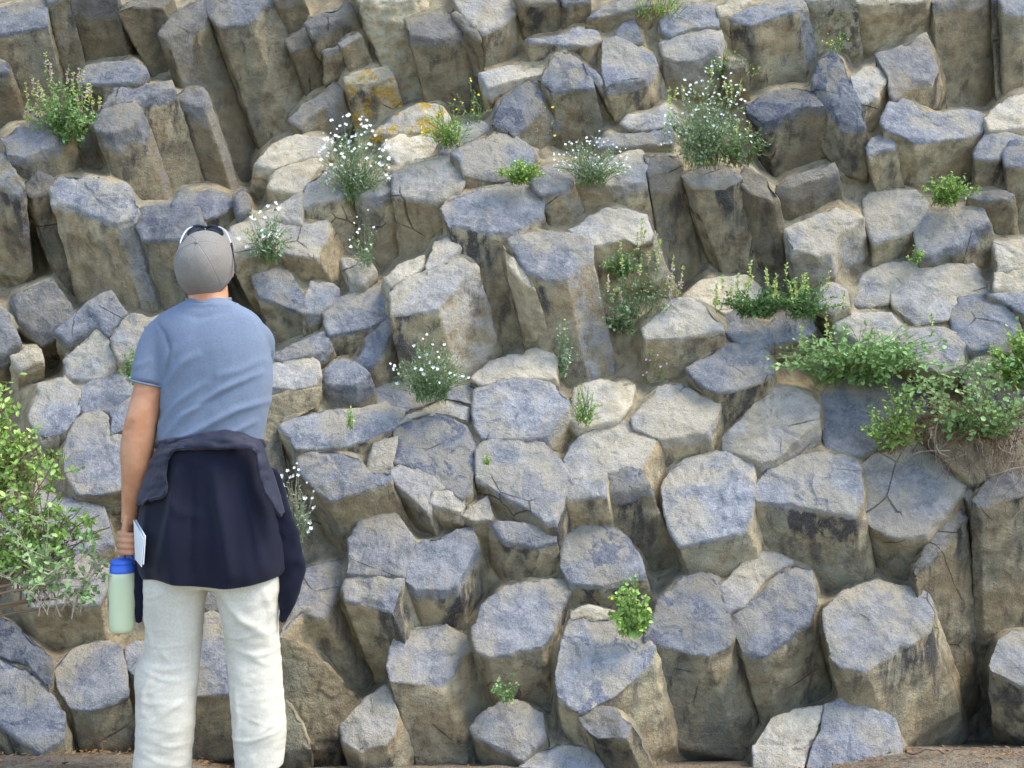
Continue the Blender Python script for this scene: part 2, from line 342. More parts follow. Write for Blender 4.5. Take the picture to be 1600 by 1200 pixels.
six sided grey end standing on another, left of centre|B|545,842 560,820 590,800 605,793 620,806 646,842 637,870 629,898 590,897 541,894 546,870|10,26|d=.4 t=.25
flat grey end directly beneath the six sided one|B|537,916 542,904 570,899 627,906 616,930 611,956 580,945 540,936|48,118|a=.6
angular end with dark blue shadow side, left of centre|B|633,905 640,870 652,850 690,835 735,823 746,850 731,880 713,912 690,918 650,918|16,68|s=1.4
large leaning block end with rusty patch, bottom left of centre|B|606,1040 613,1000 622,988 650,978 695,975 730,998 738,1012 716,1024 706,1052 690,1070 660,1067 610,1062|52,150|t=.15
pale rounded rock near ground right of the man|P|532,1130 545,1115 575,1090 600,1072 610,1080 621,1115 616,1145 600,1160 560,1172 536,1155|20,55|a=.6 t=.35
bluish end beside the jacket sleeve, right of the legs|B|438,990 452,950 470,890 525,875 536,890 530,915 517,945 505,962 470,958|60,112
brown block under the dark slanting crack by the legs|N|400,1000 445,1000 490,1020 562,1092 532,1125 526,1150 490,1162 455,1150 400,1100|0,60|a=.12 c=.15 o=.05
low brown rock at ground right beside the trouser leg|N|400,1100 448,1094 470,1130 484,1168 400,1178|0,40|a=.15 c=.2 o=-.05
white topped rock cut by the bottom edge, centre|P|812,1200 830,1175 870,1162 910,1168 940,1188 952,1230 815,1240|0,40|t=.3 v=1.1
small grey end with black blot near the bottom sprig|B|738,1138 760,1115 785,1095 815,1098 845,1115 850,1150 815,1185 780,1166 745,1148|16,52|d=.8 t=.5
faint brownish end at the foot of the big blotchy one|N|905,1122 935,1102 960,1107 986,1130 976,1152 930,1152 912,1137|26,62|c=.6
light block end right of the man's cap, white flowers on it|P|352,388 362,355 400,342 440,350 508,345 511,362 498,385 492,402 450,396 430,392 400,400 360,402|32,56
thin light ledge above the block with white flowers|P|393,336 430,325 468,303 466,343 430,345 400,343|2,8
cream coloured small block left of tall white flowers|T|420,292 432,268 490,245 500,250 495,262 478,285 470,302|4,26
sandy ledge at the mouth of the dark recess|T|400,256 428,225 460,212 505,215 515,232 490,243 430,262|0,14|a=.9
smooth grey brown block leaning in the dark recess|G|452,186 480,155 520,130 536,140 530,152 500,168 470,197|20,40|a=.4 c=.8
tan column under white flowers, left of a thin crack|T|468,322 480,285 500,264 543,262 550,290 530,305 490,316|16,95|t=.3
tan column under white flowers, right of a thin crack|T|547,262 600,256 611,270 611,295 590,306 555,300|15,112|t=.2
speckled ended tan column right of the white flowers|P|614,264 640,258 700,245 718,258 723,285 715,300 680,312 640,307 615,300|14,102|d=.4
smooth cream ledge above the speckled tan column|T|600,226 625,210 672,210 682,225 657,255 622,253 610,240|0,10|v=1.15
ledge splashed with orange lichen below the recess|T|585,207 615,180 655,160 690,165 700,185 670,204 620,208|0,10|a=.8 y=1.0
bluish ledge under the small yellow flowers|B|690,236 712,192 750,187 766,200 745,213 718,226 704,238|0,10
dark bluish hood shaped end right of the man's neck|D|397,432 432,418 455,428 476,462 473,487 450,479 405,460|28,82|v=1.2
small bright notch end joined to the hood shaped one|P|478,462 486,440 518,444 527,452 515,475 496,486 475,487|4,38|t=.2
rough oblong end right of the bright notch|B|506,487 516,470 560,455 604,442 610,460 607,493 585,505 550,515 515,521 508,502|6,44|v=1.1
wide smooth winged end over dark chiselled front|P|611,457 632,436 700,410 725,402 741,412 716,440 700,462 685,480 660,485 612,491|30,125|s=1.4
pale rounded chip above the winged end|P|665,412 680,380 700,372 716,385 706,398 690,412 670,426|2,12
little tan step left of the pale rounded chip|T|600,432 620,415 660,400 660,416 630,438 612,446|2,14
slim bright slanting end like a blade, left of centre|B|553,566 575,522 602,497 616,510 601,535 581,568 562,573|18,40|a=.6
slanting grey ledge right of the man's upper arm|B|425,556 450,540 508,518 513,535 497,550 447,562|4,16
gritty light end right of the man's ribs|P|420,602 425,567 485,556 497,566 501,588 490,600 460,607|0,50
small gritty end beside the slim blade end|B|503,582 522,563 552,564 576,584 552,600 520,601 504,597|8,44
small recessed tan rock beneath tan columns with white flowers|T|535,404 575,402 584,420 565,442 546,440|2,14|a=.5 o=.06
tan shelf beneath the wide winged end, above middle end|T|738,592 760,567 800,552 850,540 868,560 866,590 800,590 757,600|0,10|a=1
narrow light ridge down left of the pitted central column|T|788,386 803,396 826,425 832,442 812,434 790,408|32,118|a=.4 o=.05
tan shelf with yellowish tufts right of broad middle end|T|890,652 900,607 940,596 990,600 986,630 962,654 912,666|0,12|a=.9
bluish ledge holding the white flowered grass|B|580,612 600,600 735,598 744,606 738,632 700,618 640,640 612,640 584,624|0,14|a=.9
large brown rock in shadow right of the man's elbow|N|395,628 440,615 500,606 492,638 446,652 436,670 452,742 400,745|4,40|a=.15 c=.1 o=.08
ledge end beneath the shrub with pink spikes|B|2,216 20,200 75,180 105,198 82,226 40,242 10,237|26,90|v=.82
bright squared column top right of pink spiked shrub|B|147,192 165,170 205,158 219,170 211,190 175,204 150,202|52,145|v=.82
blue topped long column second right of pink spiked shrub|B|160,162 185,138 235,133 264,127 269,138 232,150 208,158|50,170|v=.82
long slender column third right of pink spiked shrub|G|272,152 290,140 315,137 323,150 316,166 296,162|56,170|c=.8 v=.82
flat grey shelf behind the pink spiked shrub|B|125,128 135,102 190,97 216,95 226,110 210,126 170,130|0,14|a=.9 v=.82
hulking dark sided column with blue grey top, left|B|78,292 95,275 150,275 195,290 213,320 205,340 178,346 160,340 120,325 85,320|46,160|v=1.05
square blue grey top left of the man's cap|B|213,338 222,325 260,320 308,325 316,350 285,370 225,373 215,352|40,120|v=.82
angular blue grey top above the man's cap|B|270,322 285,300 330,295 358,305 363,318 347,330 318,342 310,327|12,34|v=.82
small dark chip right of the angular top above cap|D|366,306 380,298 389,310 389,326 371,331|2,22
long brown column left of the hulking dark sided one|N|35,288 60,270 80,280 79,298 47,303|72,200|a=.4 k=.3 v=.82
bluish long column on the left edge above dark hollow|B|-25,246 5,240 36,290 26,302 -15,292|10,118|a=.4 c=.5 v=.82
pale green faced block below the dark triangular hollow|G|20,462 80,436 106,470 116,496 66,521 32,497|0,14|a=.25 k=.4
pale green block cut by the left edge|G|-25,470 8,485 28,530 5,550 -25,556|0,18|a=.25
little ochre rock under pale green block near left edge|T|20,557 40,540 62,545 66,560 32,576|0,12|a=.4
blue grey slanting slab left of the man's shoulder|B|90,517 135,476 172,456 196,490 169,524 150,509 110,533|8,26|a=.4
smooth slab touching the man's left sleeve|B|171,526 200,490 222,492 260,515 250,552 186,562|4,26|a=.4
triangular bright slab pointing at the man's sleeve|P|100,562 150,512 166,527 183,563 152,590 104,588|2,16|a=.4
blue grey slab above the leafy bush at left|B|45,652 60,602 100,592 124,610 123,645 100,672 62,682|4,26
long low slab behind the man's elbow|B|127,603 180,572 215,590 250,600 206,613 175,640 129,645|2,14|a=.5
small cracked slab beside the man's elbow|B|172,642 205,617 240,620 240,664 196,668 175,677|2,16
big smooth boulder end left of the man's forearm|B|98,700 120,655 150,642 168,652 173,678 200,682 236,700 230,745 182,766 150,771 120,766 100,735|4,40|v=1.1
shadowed rock behind the bush with dark underside|B|20,915 50,880 130,870 172,890 152,942 100,941 52,948|12,64|d=.4
pale seamed rock hidden by bush twigs at the left edge|B|-30,800 60,770 160,790 175,850 120,865 30,870 -30,880|0,20
rough hexagonal stone left of the trousers|B|84,1037 110,1016 155,1000 186,1010 196,1040 196,1085 166,1100 140,1108 110,1105 90,1072|18,65|v=1.1
dark rounded stone at left edge above lowest boulder|D|-30,950 20,972 50,998 79,1025 81,1060 72,1071 40,1042 -30,1010|4,20|v=1.2
lowest big blue boulder at the left edge|D|-30,1014 40,1046 75,1078 99,1112 98,1150 60,1172 28,1150 -30,1110|6,34|v=1.3
small bluish stone touching left trouser knee|B|196,1012 210,1002 245,1008 250,1060 218,1062 199,1042|2,24
blue veined rock seen between the trouser legs|B|235,1080 245,1000 330,955 352,962 425,1000 430,1060 372,1080 300,1086|4,90|d=.5
rock seen above blue veined one between the trousers|G|300,945 330,900 380,890 420,930 425,990 352,955|4,20|a=.4
column end hidden behind the man's upper back|B|225,500 300,480 380,490 395,540 340,575 260,560|20,60
column end hidden behind the man's lower back|B|245,610 310,590 390,600 405,660 340,690 260,680|20,60
column end hidden behind the tied jacket, left|B|225,730 300,705 330,760 300,810 232,800|20,60
column end hidden behind the tied jacket, right|B|335,725 400,712 440,760 450,830 400,850 340,810|20,70
column end hidden behind the trousers' seat|B|230,860 300,830 400,862 430,900 330,890 260,920|20,60
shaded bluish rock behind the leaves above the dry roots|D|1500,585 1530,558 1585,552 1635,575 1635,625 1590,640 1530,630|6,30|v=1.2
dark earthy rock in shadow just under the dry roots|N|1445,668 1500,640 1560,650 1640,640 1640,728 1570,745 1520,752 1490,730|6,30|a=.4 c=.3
"""
TONES = {  # tan mix, value, dark patches
    'B': (0.10, 0.49, 0.50), 'P': (0.50, 0.56, 0.12), 'T': (1.0, 0.55, 0.03),
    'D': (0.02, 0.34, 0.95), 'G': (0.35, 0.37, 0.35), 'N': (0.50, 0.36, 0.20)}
cols = []
for ln in C.strip().split('\n'):
    f = ln.split('|')
    pts = np.array([[float(v) for v in q.split(',')] for q in f[2].split()])
    v = np.array([float(x) for x in f[3].split(',')])
    o = {}
    if len(f) > 4:
        for kv in f[4].split():
            a, b = kv.split('='); o[a] = float(b)
    area = 0.5 * np.sum(pts[:, 0] * np.roll(pts[:, 1], -1) - np.roll(pts[:, 0], -1) * pts[:, 1])
    if area < 0: pts = pts[::-1]
    cols.append(dict(label=f[0], tone=f[1], pts=pts, v=v, o=o))
crng = random.Random(11)
for c in cols:
    p = c['pts']; c['cen'] = p.mean(0); lip = p[:, 1].max(); c['lip'] = lip
    h = lip - p[:, 1].min()
    d0 = wall_depth(c['cen'][0], lip)
    a = c['o'].get('a', 0.68)
    c['gx'] = crng.uniform(-0.22, 0.22)
    c['a'] = a; c['d0'] = d0
    c['k'] = c['o'].get('k', float(np.clip(50 / (np.hypot(*c['v']) + 1), 0.22, 0.6)))
    # a slope above 0.9 drives tall ends deep into the wall
def cap_depth(c, px, py, off):
    s = c['d0'] / FPX
    return c['d0'] + off + (c['lip'] - py) * s * c['a'] + (px - c['cen'][0]) * s * c['gx']
def dd(c): return float(np.hypot(*c['v'])) * c['d0'] / FPX * c['k']

# ---- settle the distances: no outlined end may be buried behind a neighbour's side
S = 4; X0, Y0 = -200, -200; GW, GH = 2000 // S, 1700 // S
gy, gx_ = np.mgrid[0:GH, 0:GW]; GX = gx_ * S + X0; GY = gy * S + Y0
def poly_mask(p):
    m = np.zeros(GX.shape, bool); n = len(p)
    a0 = max(0, int((p[:, 1].min() - Y0) / S) - 1); a1 = min(GH, int((p[:, 1].max() - Y0) / S) + 2)
    b0 = max(0, int((p[:, 0].min() - X0) / S) - 1); b1 = min(GW, int((p[:, 0].max() - X0) / S) + 2)
    gx, gy = GX[a0:a1, b0:b1], GY[a0:a1, b0:b1]; sub = m[a0:a1, b0:b1]
    for i in range(n):
        x1, y1 = p[i]; x2, y2 = p[(i + 1) % n]
        if y1 == y2: continue
        sub ^= ((y1 > gy) != (y2 > gy)) & (gx < (x2 - x1) * (gy - y1) / (y2 - y1) + x1)
    return m
for c in cols:
    c['mask'] = poly_mask(c['pts'])
    side = np.full(GX.shape, np.inf)
    for t in np.linspace(0.03, 1.12, 36):
        q = c['pts'] + c['v'] * t
        m = poly_mask(q) & np.isinf(side)
        side[m] = cap_depth(c, GX[m] - c['v'][0] * t, GY[m] - c['v'][1] * t, 0) + dd(c) * t
    side[c['mask']] = np.inf
    c['side'] = side
offs = np.array([c['o'].get('o', 0.0) for c in cols]); base_off = offs.copy()
cons = []
for i, ci in enumerate(cols):
    capd = cap_depth(ci, GX, GY, 0)
    for j, cj in enumerate(cols):
        if i == j: continue
        m = ci['mask'] & np.isfinite(cj['side'])
        if m.sum() < 3: continue
        gap = (capd - cj['side'])[m]
        cons.append((i, j, float(np.percentile(gap, 96)) + 0.012))
for it in range(400):
    offs += (base_off - offs) * 0.01
    for i, j, g in cons:
        v_ = offs[i] + g - offs[j]
        if v_ > 0: offs[i] -= v_ * 0.5; offs[j] += v_ * 0.5
print('constraints', len(cons), 'offs', offs.min(), offs.max(), 'worst', max((offs[i] + g - offs[j], cols[i]['label'], cols[j]['label']) for i, j, g in cons))

def build_column(c, off, seed):
    pts, v = c['pts'], c['v']; rng = np.random.RandomState(seed)
    area_sign = 1 if np.sum(pts[:, 0] * np.roll(pts[:, 1], -1) - np.roll(pts[:, 0], -1) * pts[:, 1]) > 0 else -1
    n = len(pts); seg = np.linalg.norm(np.roll(pts, -1, 0) - pts, axis=1)
    step = 3.6; ring = []
    for i in range(n):
        m = max(1, int(round(seg[i] / step)))
        t = np.arange(m) / m
        ring.append(pts[i] + (pts[(i + 1) % n] - pts[i]) * t[:, None])
    ring = np.concatenate(ring); N = len(ring); cen = ring.mean(0)
    rad = np.linalg.norm(ring - cen, axis=1).mean()
    # the sides keep only the main corners, so they break into a few broad facets
    key = list(range(n))
    while len(key) > 6:
        ar = []
        for q_ in range(len(key)):
            A_, B_, C_ = pts[key[q_ - 1]], pts[key[q_]], pts[key[(q_ + 1) % len(key)]]
            ar.append(abs((B_[0] - A_[0]) * (C_[1] - A_[1]) - (B_[1] - A_[1]) * (C_[0] - A_[0])))
        key.pop(int(np.argmin(ar)))
    KP = pts[key]; best = np.full(N, 1e9); tgt = ring.copy(); face_w = np.zeros(N)
    fr_ = np.random.RandomState(seed + 500)
    for q_ in range(len(KP)):
        A_, B_ = KP[q_], KP[(q_ + 1) % len(KP)]; ab = B_ - A_
        tt = np.clip(((ring - A_) @ ab) / (ab @ ab + 1e-9), 0, 1); pr = A_ + tt[:, None] * ab
        dsq = ((ring - pr) ** 2).sum(1); m_ = dsq < best; best[m_] = dsq[m_]; tgt[m_] = pr[m_]
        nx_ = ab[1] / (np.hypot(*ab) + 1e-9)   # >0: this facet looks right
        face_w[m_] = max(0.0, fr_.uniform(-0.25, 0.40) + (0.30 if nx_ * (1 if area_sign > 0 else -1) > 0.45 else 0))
    ring = cen + (ring - cen) * (1 + 3.0 / rad); tgt = cen + (tgt - cen) * (1 + 3.0 / rad)
    nc = max(5, int(rad / step)); L = float(np.hypot(*v)); ns = max(3, int(L * 1.12 / step)); nb = 5; ne = 12
    s = c['d0'] / FPX
    rows = []; capv = []
    for k in range(nc):
        sc = 0.04 + 0.96 * k / (nc - 1)
        q = cen + (ring - cen) * sc
        dep = cap_depth(c, q[:, 0], q[:, 1], off) - 0.04 * rad * s * (1 - sc * sc)
        rows.append(np.stack([(q[:, 0] - 800) * dep / FPX, dep, CAMZ + (600 - q[:, 1]) * dep / FPX], 1)); capv.append(np.full(N, 1.0))
    D = dd(c); ex = 1.12; fall = float(rng.choice([7, 14, 30, 60], p=[.4, .3, .2, .1]))
    edge_dep = cap_depth(c, ring[:, 0], ring[:, 1], off)
    for k in range(1, ns + 1):
        t = ex * k / ns; q = cen + (ring + (tgt - ring) * min(1.0, k * step / 22) - cen) * (1 + 0.05 * t) + v * t
        dep = edge_dep + D * t
        rows.append(np.stack([(q[:, 0] - 800) * dep / FPX, dep, CAMZ + (600 - q[:, 1]) * dep / FPX], 1)); capv.append(np.full(N, 1.0 - min(1, 1.0 * k * step / fall)))
    u_ = v / (L + 1e-6); base = cen + (tgt - cen) * (1 + 0.05 * ex) + v * ex
    for k in range(1, ne + 1):       # the part that runs on behind its neighbours
        e_ = 48 * k / ne; q = base + u_ * e_; dep = edge_dep + D * ex + 0.02 + e_ * s * 1.1
        rows.append(np.stack([(q[:, 0] - 800) * dep / FPX, dep, CAMZ + (600 - q[:, 1]) * dep / FPX], 1)); capv.append(np.zeros(N))
    for k in range(1, nb + 1):
        rows.append(rows[nc + ns + ne - 1] + np.array([0, 0.10 * k, -0.015 * k])); capv.append(np.zeros(N))
    G = np.array(rows); A = np.array(capv); M = len(G)
    # soften every edge a little
    H = G * 0.9 + 0.05 * (np.roll(G, 1, 1) + np.roll(G, -1, 1))
    K = H.copy(); K[1:-1] = H[1:-1] * 0.9 + 0.05 * (H[:-2] + H[2:]); G = K
    def normals(G):
        a = np.roll(G, -1, 1) - np.roll(G, 1, 1)
        b = np.empty_like(G); b[1:-1] = G[2:] - G[:-2]; b[0] = G[1] - G[0]; b[-1] = G[-1] - G[-2]
        nn = np.cross(b, a); nn /= np.linalg.norm(nn, axis=2)[:, :, None] + 1e-9
        nn[0] = nn[1].mean(0) / (np.linalg.norm(nn[1].mean(0)) + 1e-9)
        return nn
    NN = normals(G)
    cc = np.array([c['cen'][0], 0, 0]); body = G[nc // 2].mean(0)
    # orient outwards: end normals must face the camera side
    capn = NN[:nc].mean((0, 1)); flip = capn[1] > 0
    if flip: NN = -NN
    P = G.reshape(-1, 3); sd = rng.uniform(0, 90, 3); a = A.reshape(-1)
    rough = c['o'].get('r', 0.0)
    q = fbm(P * 4.5 + sd, 3) * 2.2; fl = np.floor(q); ter = (fl + sstep(0.38, 0.62, q - fl)) - q * 0.35
    n1 = fbm(P * 5 + sd, 3); n2 = fbm(P * 22 + sd, 3, 0.6); chis = noise3(P * np.array([5, 5, 13]) + sd)
    h = 0.003 * n1 + (0.0032 + rough * 0.006) * n2 + a * 0.0065 * ter + (1 - a) * 0.007 * chis
    facet = noise3(P * 2.6 + sd + 9); h += 0.009 * np.sign(facet) * np.abs(facet) ** 0.7 * 0.6
    # chipped rim
    row = np.repeat(np.arange(M), N); near = np.exp(-((row - (nc - 1)) / 2.2) ** 2)
    ch = np.clip(noise3(P * 8 + sd + 31) - 0.12, 0, 1); h -= near * ch * 0.030
    h += rough * 0.012 * fbm(P * 12, 3)
    h = np.clip(h, -0.05, 0.035)
    P = P + NN.reshape(-1, 3) * h[:, None]
    P = P.reshape(M, N, 3)
    verts = P.reshape(-1, 3).tolist(); cidx = len(verts); verts.append(P[0].mean(0).tolist()); bidx = len(verts); verts.append(P[-1].mean(0).tolist())
    I = np.arange(N); J = (I + 1) % N; Rr = (np.arange(M - 1) * N)[:, None]
    qd = (Rr + I, Rr + J, Rr + N + J, Rr + N + I) if flip else (Rr + I, Rr + N + I, Rr + N + J, Rr + J)
    faces = np.stack(qd, -1).reshape(-1, 4).tolist()
    for i in range(N):
        j = (i + 1) % N; e = (M - 1) * N
        faces.append((cidx, j, i) if flip else (cidx, i, j))
        faces.append((bidx, e + i, e + j) if flip else (bidx, e + j, e + i))
    cm = c['o'].get('c', None)
    a2 = a * (cm if cm is not None else 1.0)
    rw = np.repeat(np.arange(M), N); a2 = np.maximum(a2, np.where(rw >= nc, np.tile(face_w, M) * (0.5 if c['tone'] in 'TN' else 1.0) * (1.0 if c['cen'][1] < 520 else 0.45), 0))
    att = {'cap': np.append(a2, [a2[0], 0])}
    pp = np.array(verts)
    if c['o'].get('y'):
        b = (pp[:, 2] - pp[:, 2].min()) / (np.ptp(pp[:M * N, 2]) + 1e-6)
        att['lichen'] = np.clip(np.full(len(pp), c['o']['y']), 0, 1)
    capn_ = rw < nc + 1
    zz = P.reshape(-1, 3)[:, 2]; zt, zb = P[nc - 1][:, 2].max(), P[nc - 1][:, 2].min()
    hi = (zz - zb) / (zt - zb + 1e-6) + 0.35 * noise3(P.reshape(-1, 3) * 7 + sd)
    att['dust'] = np.append(np.where(capn_, sstep(0.55, 1.05, hi), 0) * rng.uniform(.35, 1.0), [0, 0])
    below = np.exp(-(np.maximum(0, rw - nc) * step / (40 + 90 * rng.random())) ** 2) * (rw >= nc)
    ang = np.tile(np.arange(N) / N * 6.283, M)
    att['stain'] = np.append(below * sstep(-.2, .6, np.sin(ang * 2 + rng.uniform(0, 6.28)) + .3) * (c['o']['s'] if 's' in c['o'] else rng.choice([0.15, 0.55, 1.0], p=[.35, .35, .3])), [0, 0])
    if rough: att['crust'] = np.full(len(pp), rough)
    org = P[nc - 1].mean(0)
    o = link_mesh('basalt_column', verts, faces, ROCK, origin=org, attrs=att)
    tn = TONES[c['tone']]; r1 = rng.uniform(-0.08, 0.05)
    o.color = (c['o'].get('t', tn[0]), min(1, (tn[1] + r1) * c['o'].get('v', 1.0)), c['o'].get('d', tn[2]), 1)  # v scales a column's overall value; v=.82 gives most of the upper-left columns a darker look
    tag(o, c['label'], 'rock column', 'basalt columns of the cliff', 'thing')
    c['obj'] = o; c['off'] = off
    return o
for i, c in enumerate(cols): build_column(c, offs[i], i + 1)

def rock_at(px, py):
    """distance of the built rock surface at a pixel (ends first, then sides)"""
    best = wall_depth(px, py) + 0.46
    ix, iy = int((px - X0) / S), int((py - Y0) / S)
    ix = min(max(ix, 0), GW - 1); iy = min(max(iy, 0), GH - 1)
    for c in cols:
        if c['mask'][iy, ix]: best = min(best, float(cap_depth(c, px, py, c['off'])))
        elif np.isfinite(c['side'][iy, ix]): best = min(best, float(c['side'][iy, ix] + c['off']))
    return best

# ---- the cliff behind and between the columns: packed rubble and dust that half fills the joints
def cliff():
    Z = np.full(GX.shape, np.inf)
    for c in cols:
        m = c['mask']; Z[m] = np.minimum(Z[m], cap_depth(c, GX[m], GY[m], c['off']))
        m = np.isfinite(c['side']); Z[m] = np.minimum(Z[m], c['side'][m] + c['off'])
    xs = GX[0].astype(float); ys = GY[:, 0].astype(float)
    W = np.array([[wall_depth(x, y) for x in xs[::4]] for y in ys[::4]])
    W = np.repeat(np.repeat(W, 4, 0), 4, 1)[:GH, :GW]
    hole = ~np.isfinite(Z); A = np.where(hole, 0, Z); Bw = (~hole).astype(float)
    def blur(a, r):
        k = np.exp(-(np.arange(-3 * r, 3 * r + 1) / r) ** 2 / 2); k /= k.sum()
        a = np.apply_along_axis(lambda v: np.convolve(np.pad(v, 3 * r, mode='edge'), k, 'valid'), 1, a)
        return np.apply_along_axis(lambda v: np.convolve(np.pad(v, 3 * r, mode='edge'), k, 'valid'), 0, a)
    near = blur(A, 2) / np.maximum(blur(Bw, 2), 1e-3); wide = blur(A, 9) / np.maximum(blur(Bw, 9), 1e-3)
    cov = np.clip(blur(Bw, 2) * 2.2, 0, 1); cw = np.clip(blur(Bw, 9) * 3, 0, 1)
    back = wide * cw + (W + 0.3) * (1 - cw) + 0.12 + 0.22 * ((GX < 560) & (GY < 600))
    Dp = (near + FILL) * cov + back * (1 - cov)
    Dp = np.maximum(Dp, wide * cw + (W + .3) * (1 - cw) - 0.20)
    x_in = (xs > -120) & (xs < 1720); y_in = (ys > -110) & (ys < 1290)
    xx = np.concatenate([np.linspace(-1100, -130, 60), xs[x_in], np.linspace(1730, 2700, 60)])
    yy = np.concatenate([np.linspace(-1000, -120, 50), ys[y_in], np.linspace(1300, 1340, 4)])
    XX, YY = np.meshgrid(xx, yy)
    cx = np.clip(((XX - X0) / S).round().astype(int), 18, GW - 19); cy = np.clip(((YY - Y0) / S).round().astype(int), 20, GH - 45)
    D = Dp[cy, cx]
    out = (XX < -120) | (XX > 1720) | (YY < -110)
    if out.any():
        wd = np.array([wall_depth(float(x), float(max(y, -420))) for x, y in zip(XX[out], YY[out])]); D[out] = wd + 0.27
    V = np.stack([(XX - 800) * D / FPX, D, CAMZ + (600 - YY) * D / FPX], -1).reshape(-1, 3)
    o_ = out.reshape(-1)
    q = fbm(V[o_] * np.array([2.6, 2.6, 1.5]), 4) * 3; fl = np.floor(q); V[o_, 1] += (fl + sstep(.35, .65, q - fl)) * 0.07
    V[:, 1] += fbm(V * 9, 3) * 0.008 + fbm(V * 30, 2) * 0.003
    ny, nx = XX.shape
    I = np.arange(nx - 1)[None, :] + (np.arange(ny - 1) * nx)[:, None]
    F = np.stack([I, I + nx, I + nx + 1, I + 1], -1).reshape(-1, 4).tolist()
    o = link_mesh('cliff', V, F, ROCK, attrs={'cap': np.full(len(V), 0.05)})
    o.color = (0.6, 0.45, 0.05, 1)
    tag(o, kind='structure')
FILL = 0.020
cliff()

# ---- ground
def ground_z(x, y):
    return -0.04 - 0.30 * np.clip(y - 3.35, 0, 1.2) + 0.07 * (sstep(1.15, 1.6, x) + sstep(1.05, 1.5, -x)) * sstep(3.3, 3.7, y)
def ground():
    k = NT('dirt'); P = k.n('ShaderNodeNewGeometry').outputs['Position']
    a = k.noise(P, 5, 4); b = k.noise(P, 45, 4, 0.7); g = k.noise(P, 220, 2)
    c = k.mix(k.ramp(a, 0.4, 0.6), (0.19, 0.15, 0.105), (0.33, 0.27, 0.19))
    c = k.mix(k.ramp(b, 0.45, 0.65), c, (0.33, 0.28, 0.2)); c = k.mix(k.ramp(g, 0.5, 0.3), c, (0.04, 0.03, 0.02))
    k.l(c, k.b.inputs['Base Color']); k.b.inputs['Roughness'].default_value = 0.95
    k.l(k.bump(g, 0.5, 0.01, k.bump(b, 0.8, 0.03)), k.b.inputs['Normal'])
    n = 160
    u = np.linspace(-1, 1, n); xs = np.sign(u) * (np.abs(u) ** 2.2) * 60 ; ys = 3.9 + np.sign(u) * (np.abs(u) ** 2.2) * 60
    X, Y = np.meshgrid(xs, ys); Z = ground_z(X, Y)
    Q = np.stack([X, Y, Z], -1).reshape(-1, 3)
    Q[:, 2] += fbm(Q * 2.5, 3) * 0.02 * np.exp(-np.hypot(Q[:, 0], Q[:, 1] - 3.9) / 6) + 0.006 * fbm(Q * 14, 2) * (np.hypot(Q[:, 0], Q[:, 1] - 3.9) < 3)
    F = [(r * n + i, r * n + i + 1, (r + 1) * n + i + 1, (r + 1) * n + i) for r in range(n - 1) for i in range(n - 1)]
    tag(link_mesh('ground', Q, F, k.m), kind='structure')
ground()
# ================================================================ the man
MD = 3.3; PXM = MD / FPX
def M(px, py, dy=0.0): return np.array(at(px, py, MD + dy))
def loft(secs, n=40, power=2.3, cap=True):
    """secs: (py, x left, x right, half depth in m, centre depth in m); lying rings"""
    V = []; F = []
    for (py, xl, xr, ry, dy) in secs:
        c = M((xl + xr) / 2, py, dy); rx = (xr - xl) / 2 * PXM
        for i in range(n):
            t = 2 * math.pi * i / n; cs, sn = math.cos(t), math.sin(t)
            V.append((c[0] + rx * math.copysign(abs(cs) ** (2 / power), cs), c[1] + ry * math.copysign(abs(sn) ** (2 / power), sn), c[2]))
    m = len(secs)
    for r in range(m - 1):
        for i in range(n):
            j = (i + 1) % n; F.append((r * n + i, (r + 1) * n + i, (r + 1) * n + j, r * n + j))
    if cap: F.append(tuple(range(n))); F.append(tuple(reversed(range((m - 1) * n, m * n))))
    return V, F
def resample(secs, k=6):
    s = np.array(secs, float); t = np.arange(len(s)); u = np.linspace(0, len(s) - 1, (len(s) - 1) * k + 1)
    out = []
    for x in u:
        i = min(int(x), len(s) - 2); f = x - i
        p0, p1, p2, p3 = s[max(i - 1, 0)], s[i], s[i + 1], s[min(i + 2, len(s) - 1)]
        out.append(tuple(0.5 * ((2 * p1) + (-p0 + p2) * f + (2 * p0 - 5 * p1 + 4 * p2 - p3) * f ** 2 + (-p0 + 3 * p1 - 3 * p2 + p3) * f ** 3)))
    return out
def tube(path, rad, n=16, flat=None, k=5):
    """path: 3-D points, rad: radii; flat: (axis vector, factor) squashes the section along an axis"""
    P = np.array(path, float); rr = np.array(rad, float)[:, None] if np.ndim(rad) else np.full((len(P), 1), rad)
    Q = np.array(resample(np.hstack([P, rr]), k)); V = []; F = []
    pts, rs = Q[:, :3], Q[:, 3]
    tg = np.gradient(pts, axis=0); tg /= np.linalg.norm(tg, axis=1)[:, None] + 1e-9
    up = np.array([0, 1, 0.0]) if abs(tg[0][1]) < 0.8 else np.array([1, 0, 0.0])
    m = len(pts)
    for i in range(m):
        a = up - tg[i] * (up @ tg[i]); a /= np.linalg.norm(a) + 1e-9; b = np.cross(tg[i], a); up = a
        for q in range(n):
            t = 2 * math.pi * q / n; d = (a * math.cos(t) + b * math.sin(t)) * rs[i]
            if flat is not None: ax = np.array(flat[0]); d = d - ax * (d @ ax) * (1 - flat[1])
            V.append(pts[i] + d)
    for r in range(m - 1):
        for i in range(n):
            j = (i + 1) % n; F.append((r * n + i, r * n + j, (r + 1) * n + j, (r + 1) * n + i))
    V.append(pts[0] - tg[0] * rs[0] * .6); V.append(pts[-1] + tg[-1] * rs[-1] * .6); a, b = len(V) - 2, len(V) - 1
    for i in range(n):
        j = (i + 1) % n; F.append((a, j, i)); F.append((b, (m - 1) * n + i, (m - 1) * n + j))
    return V, F
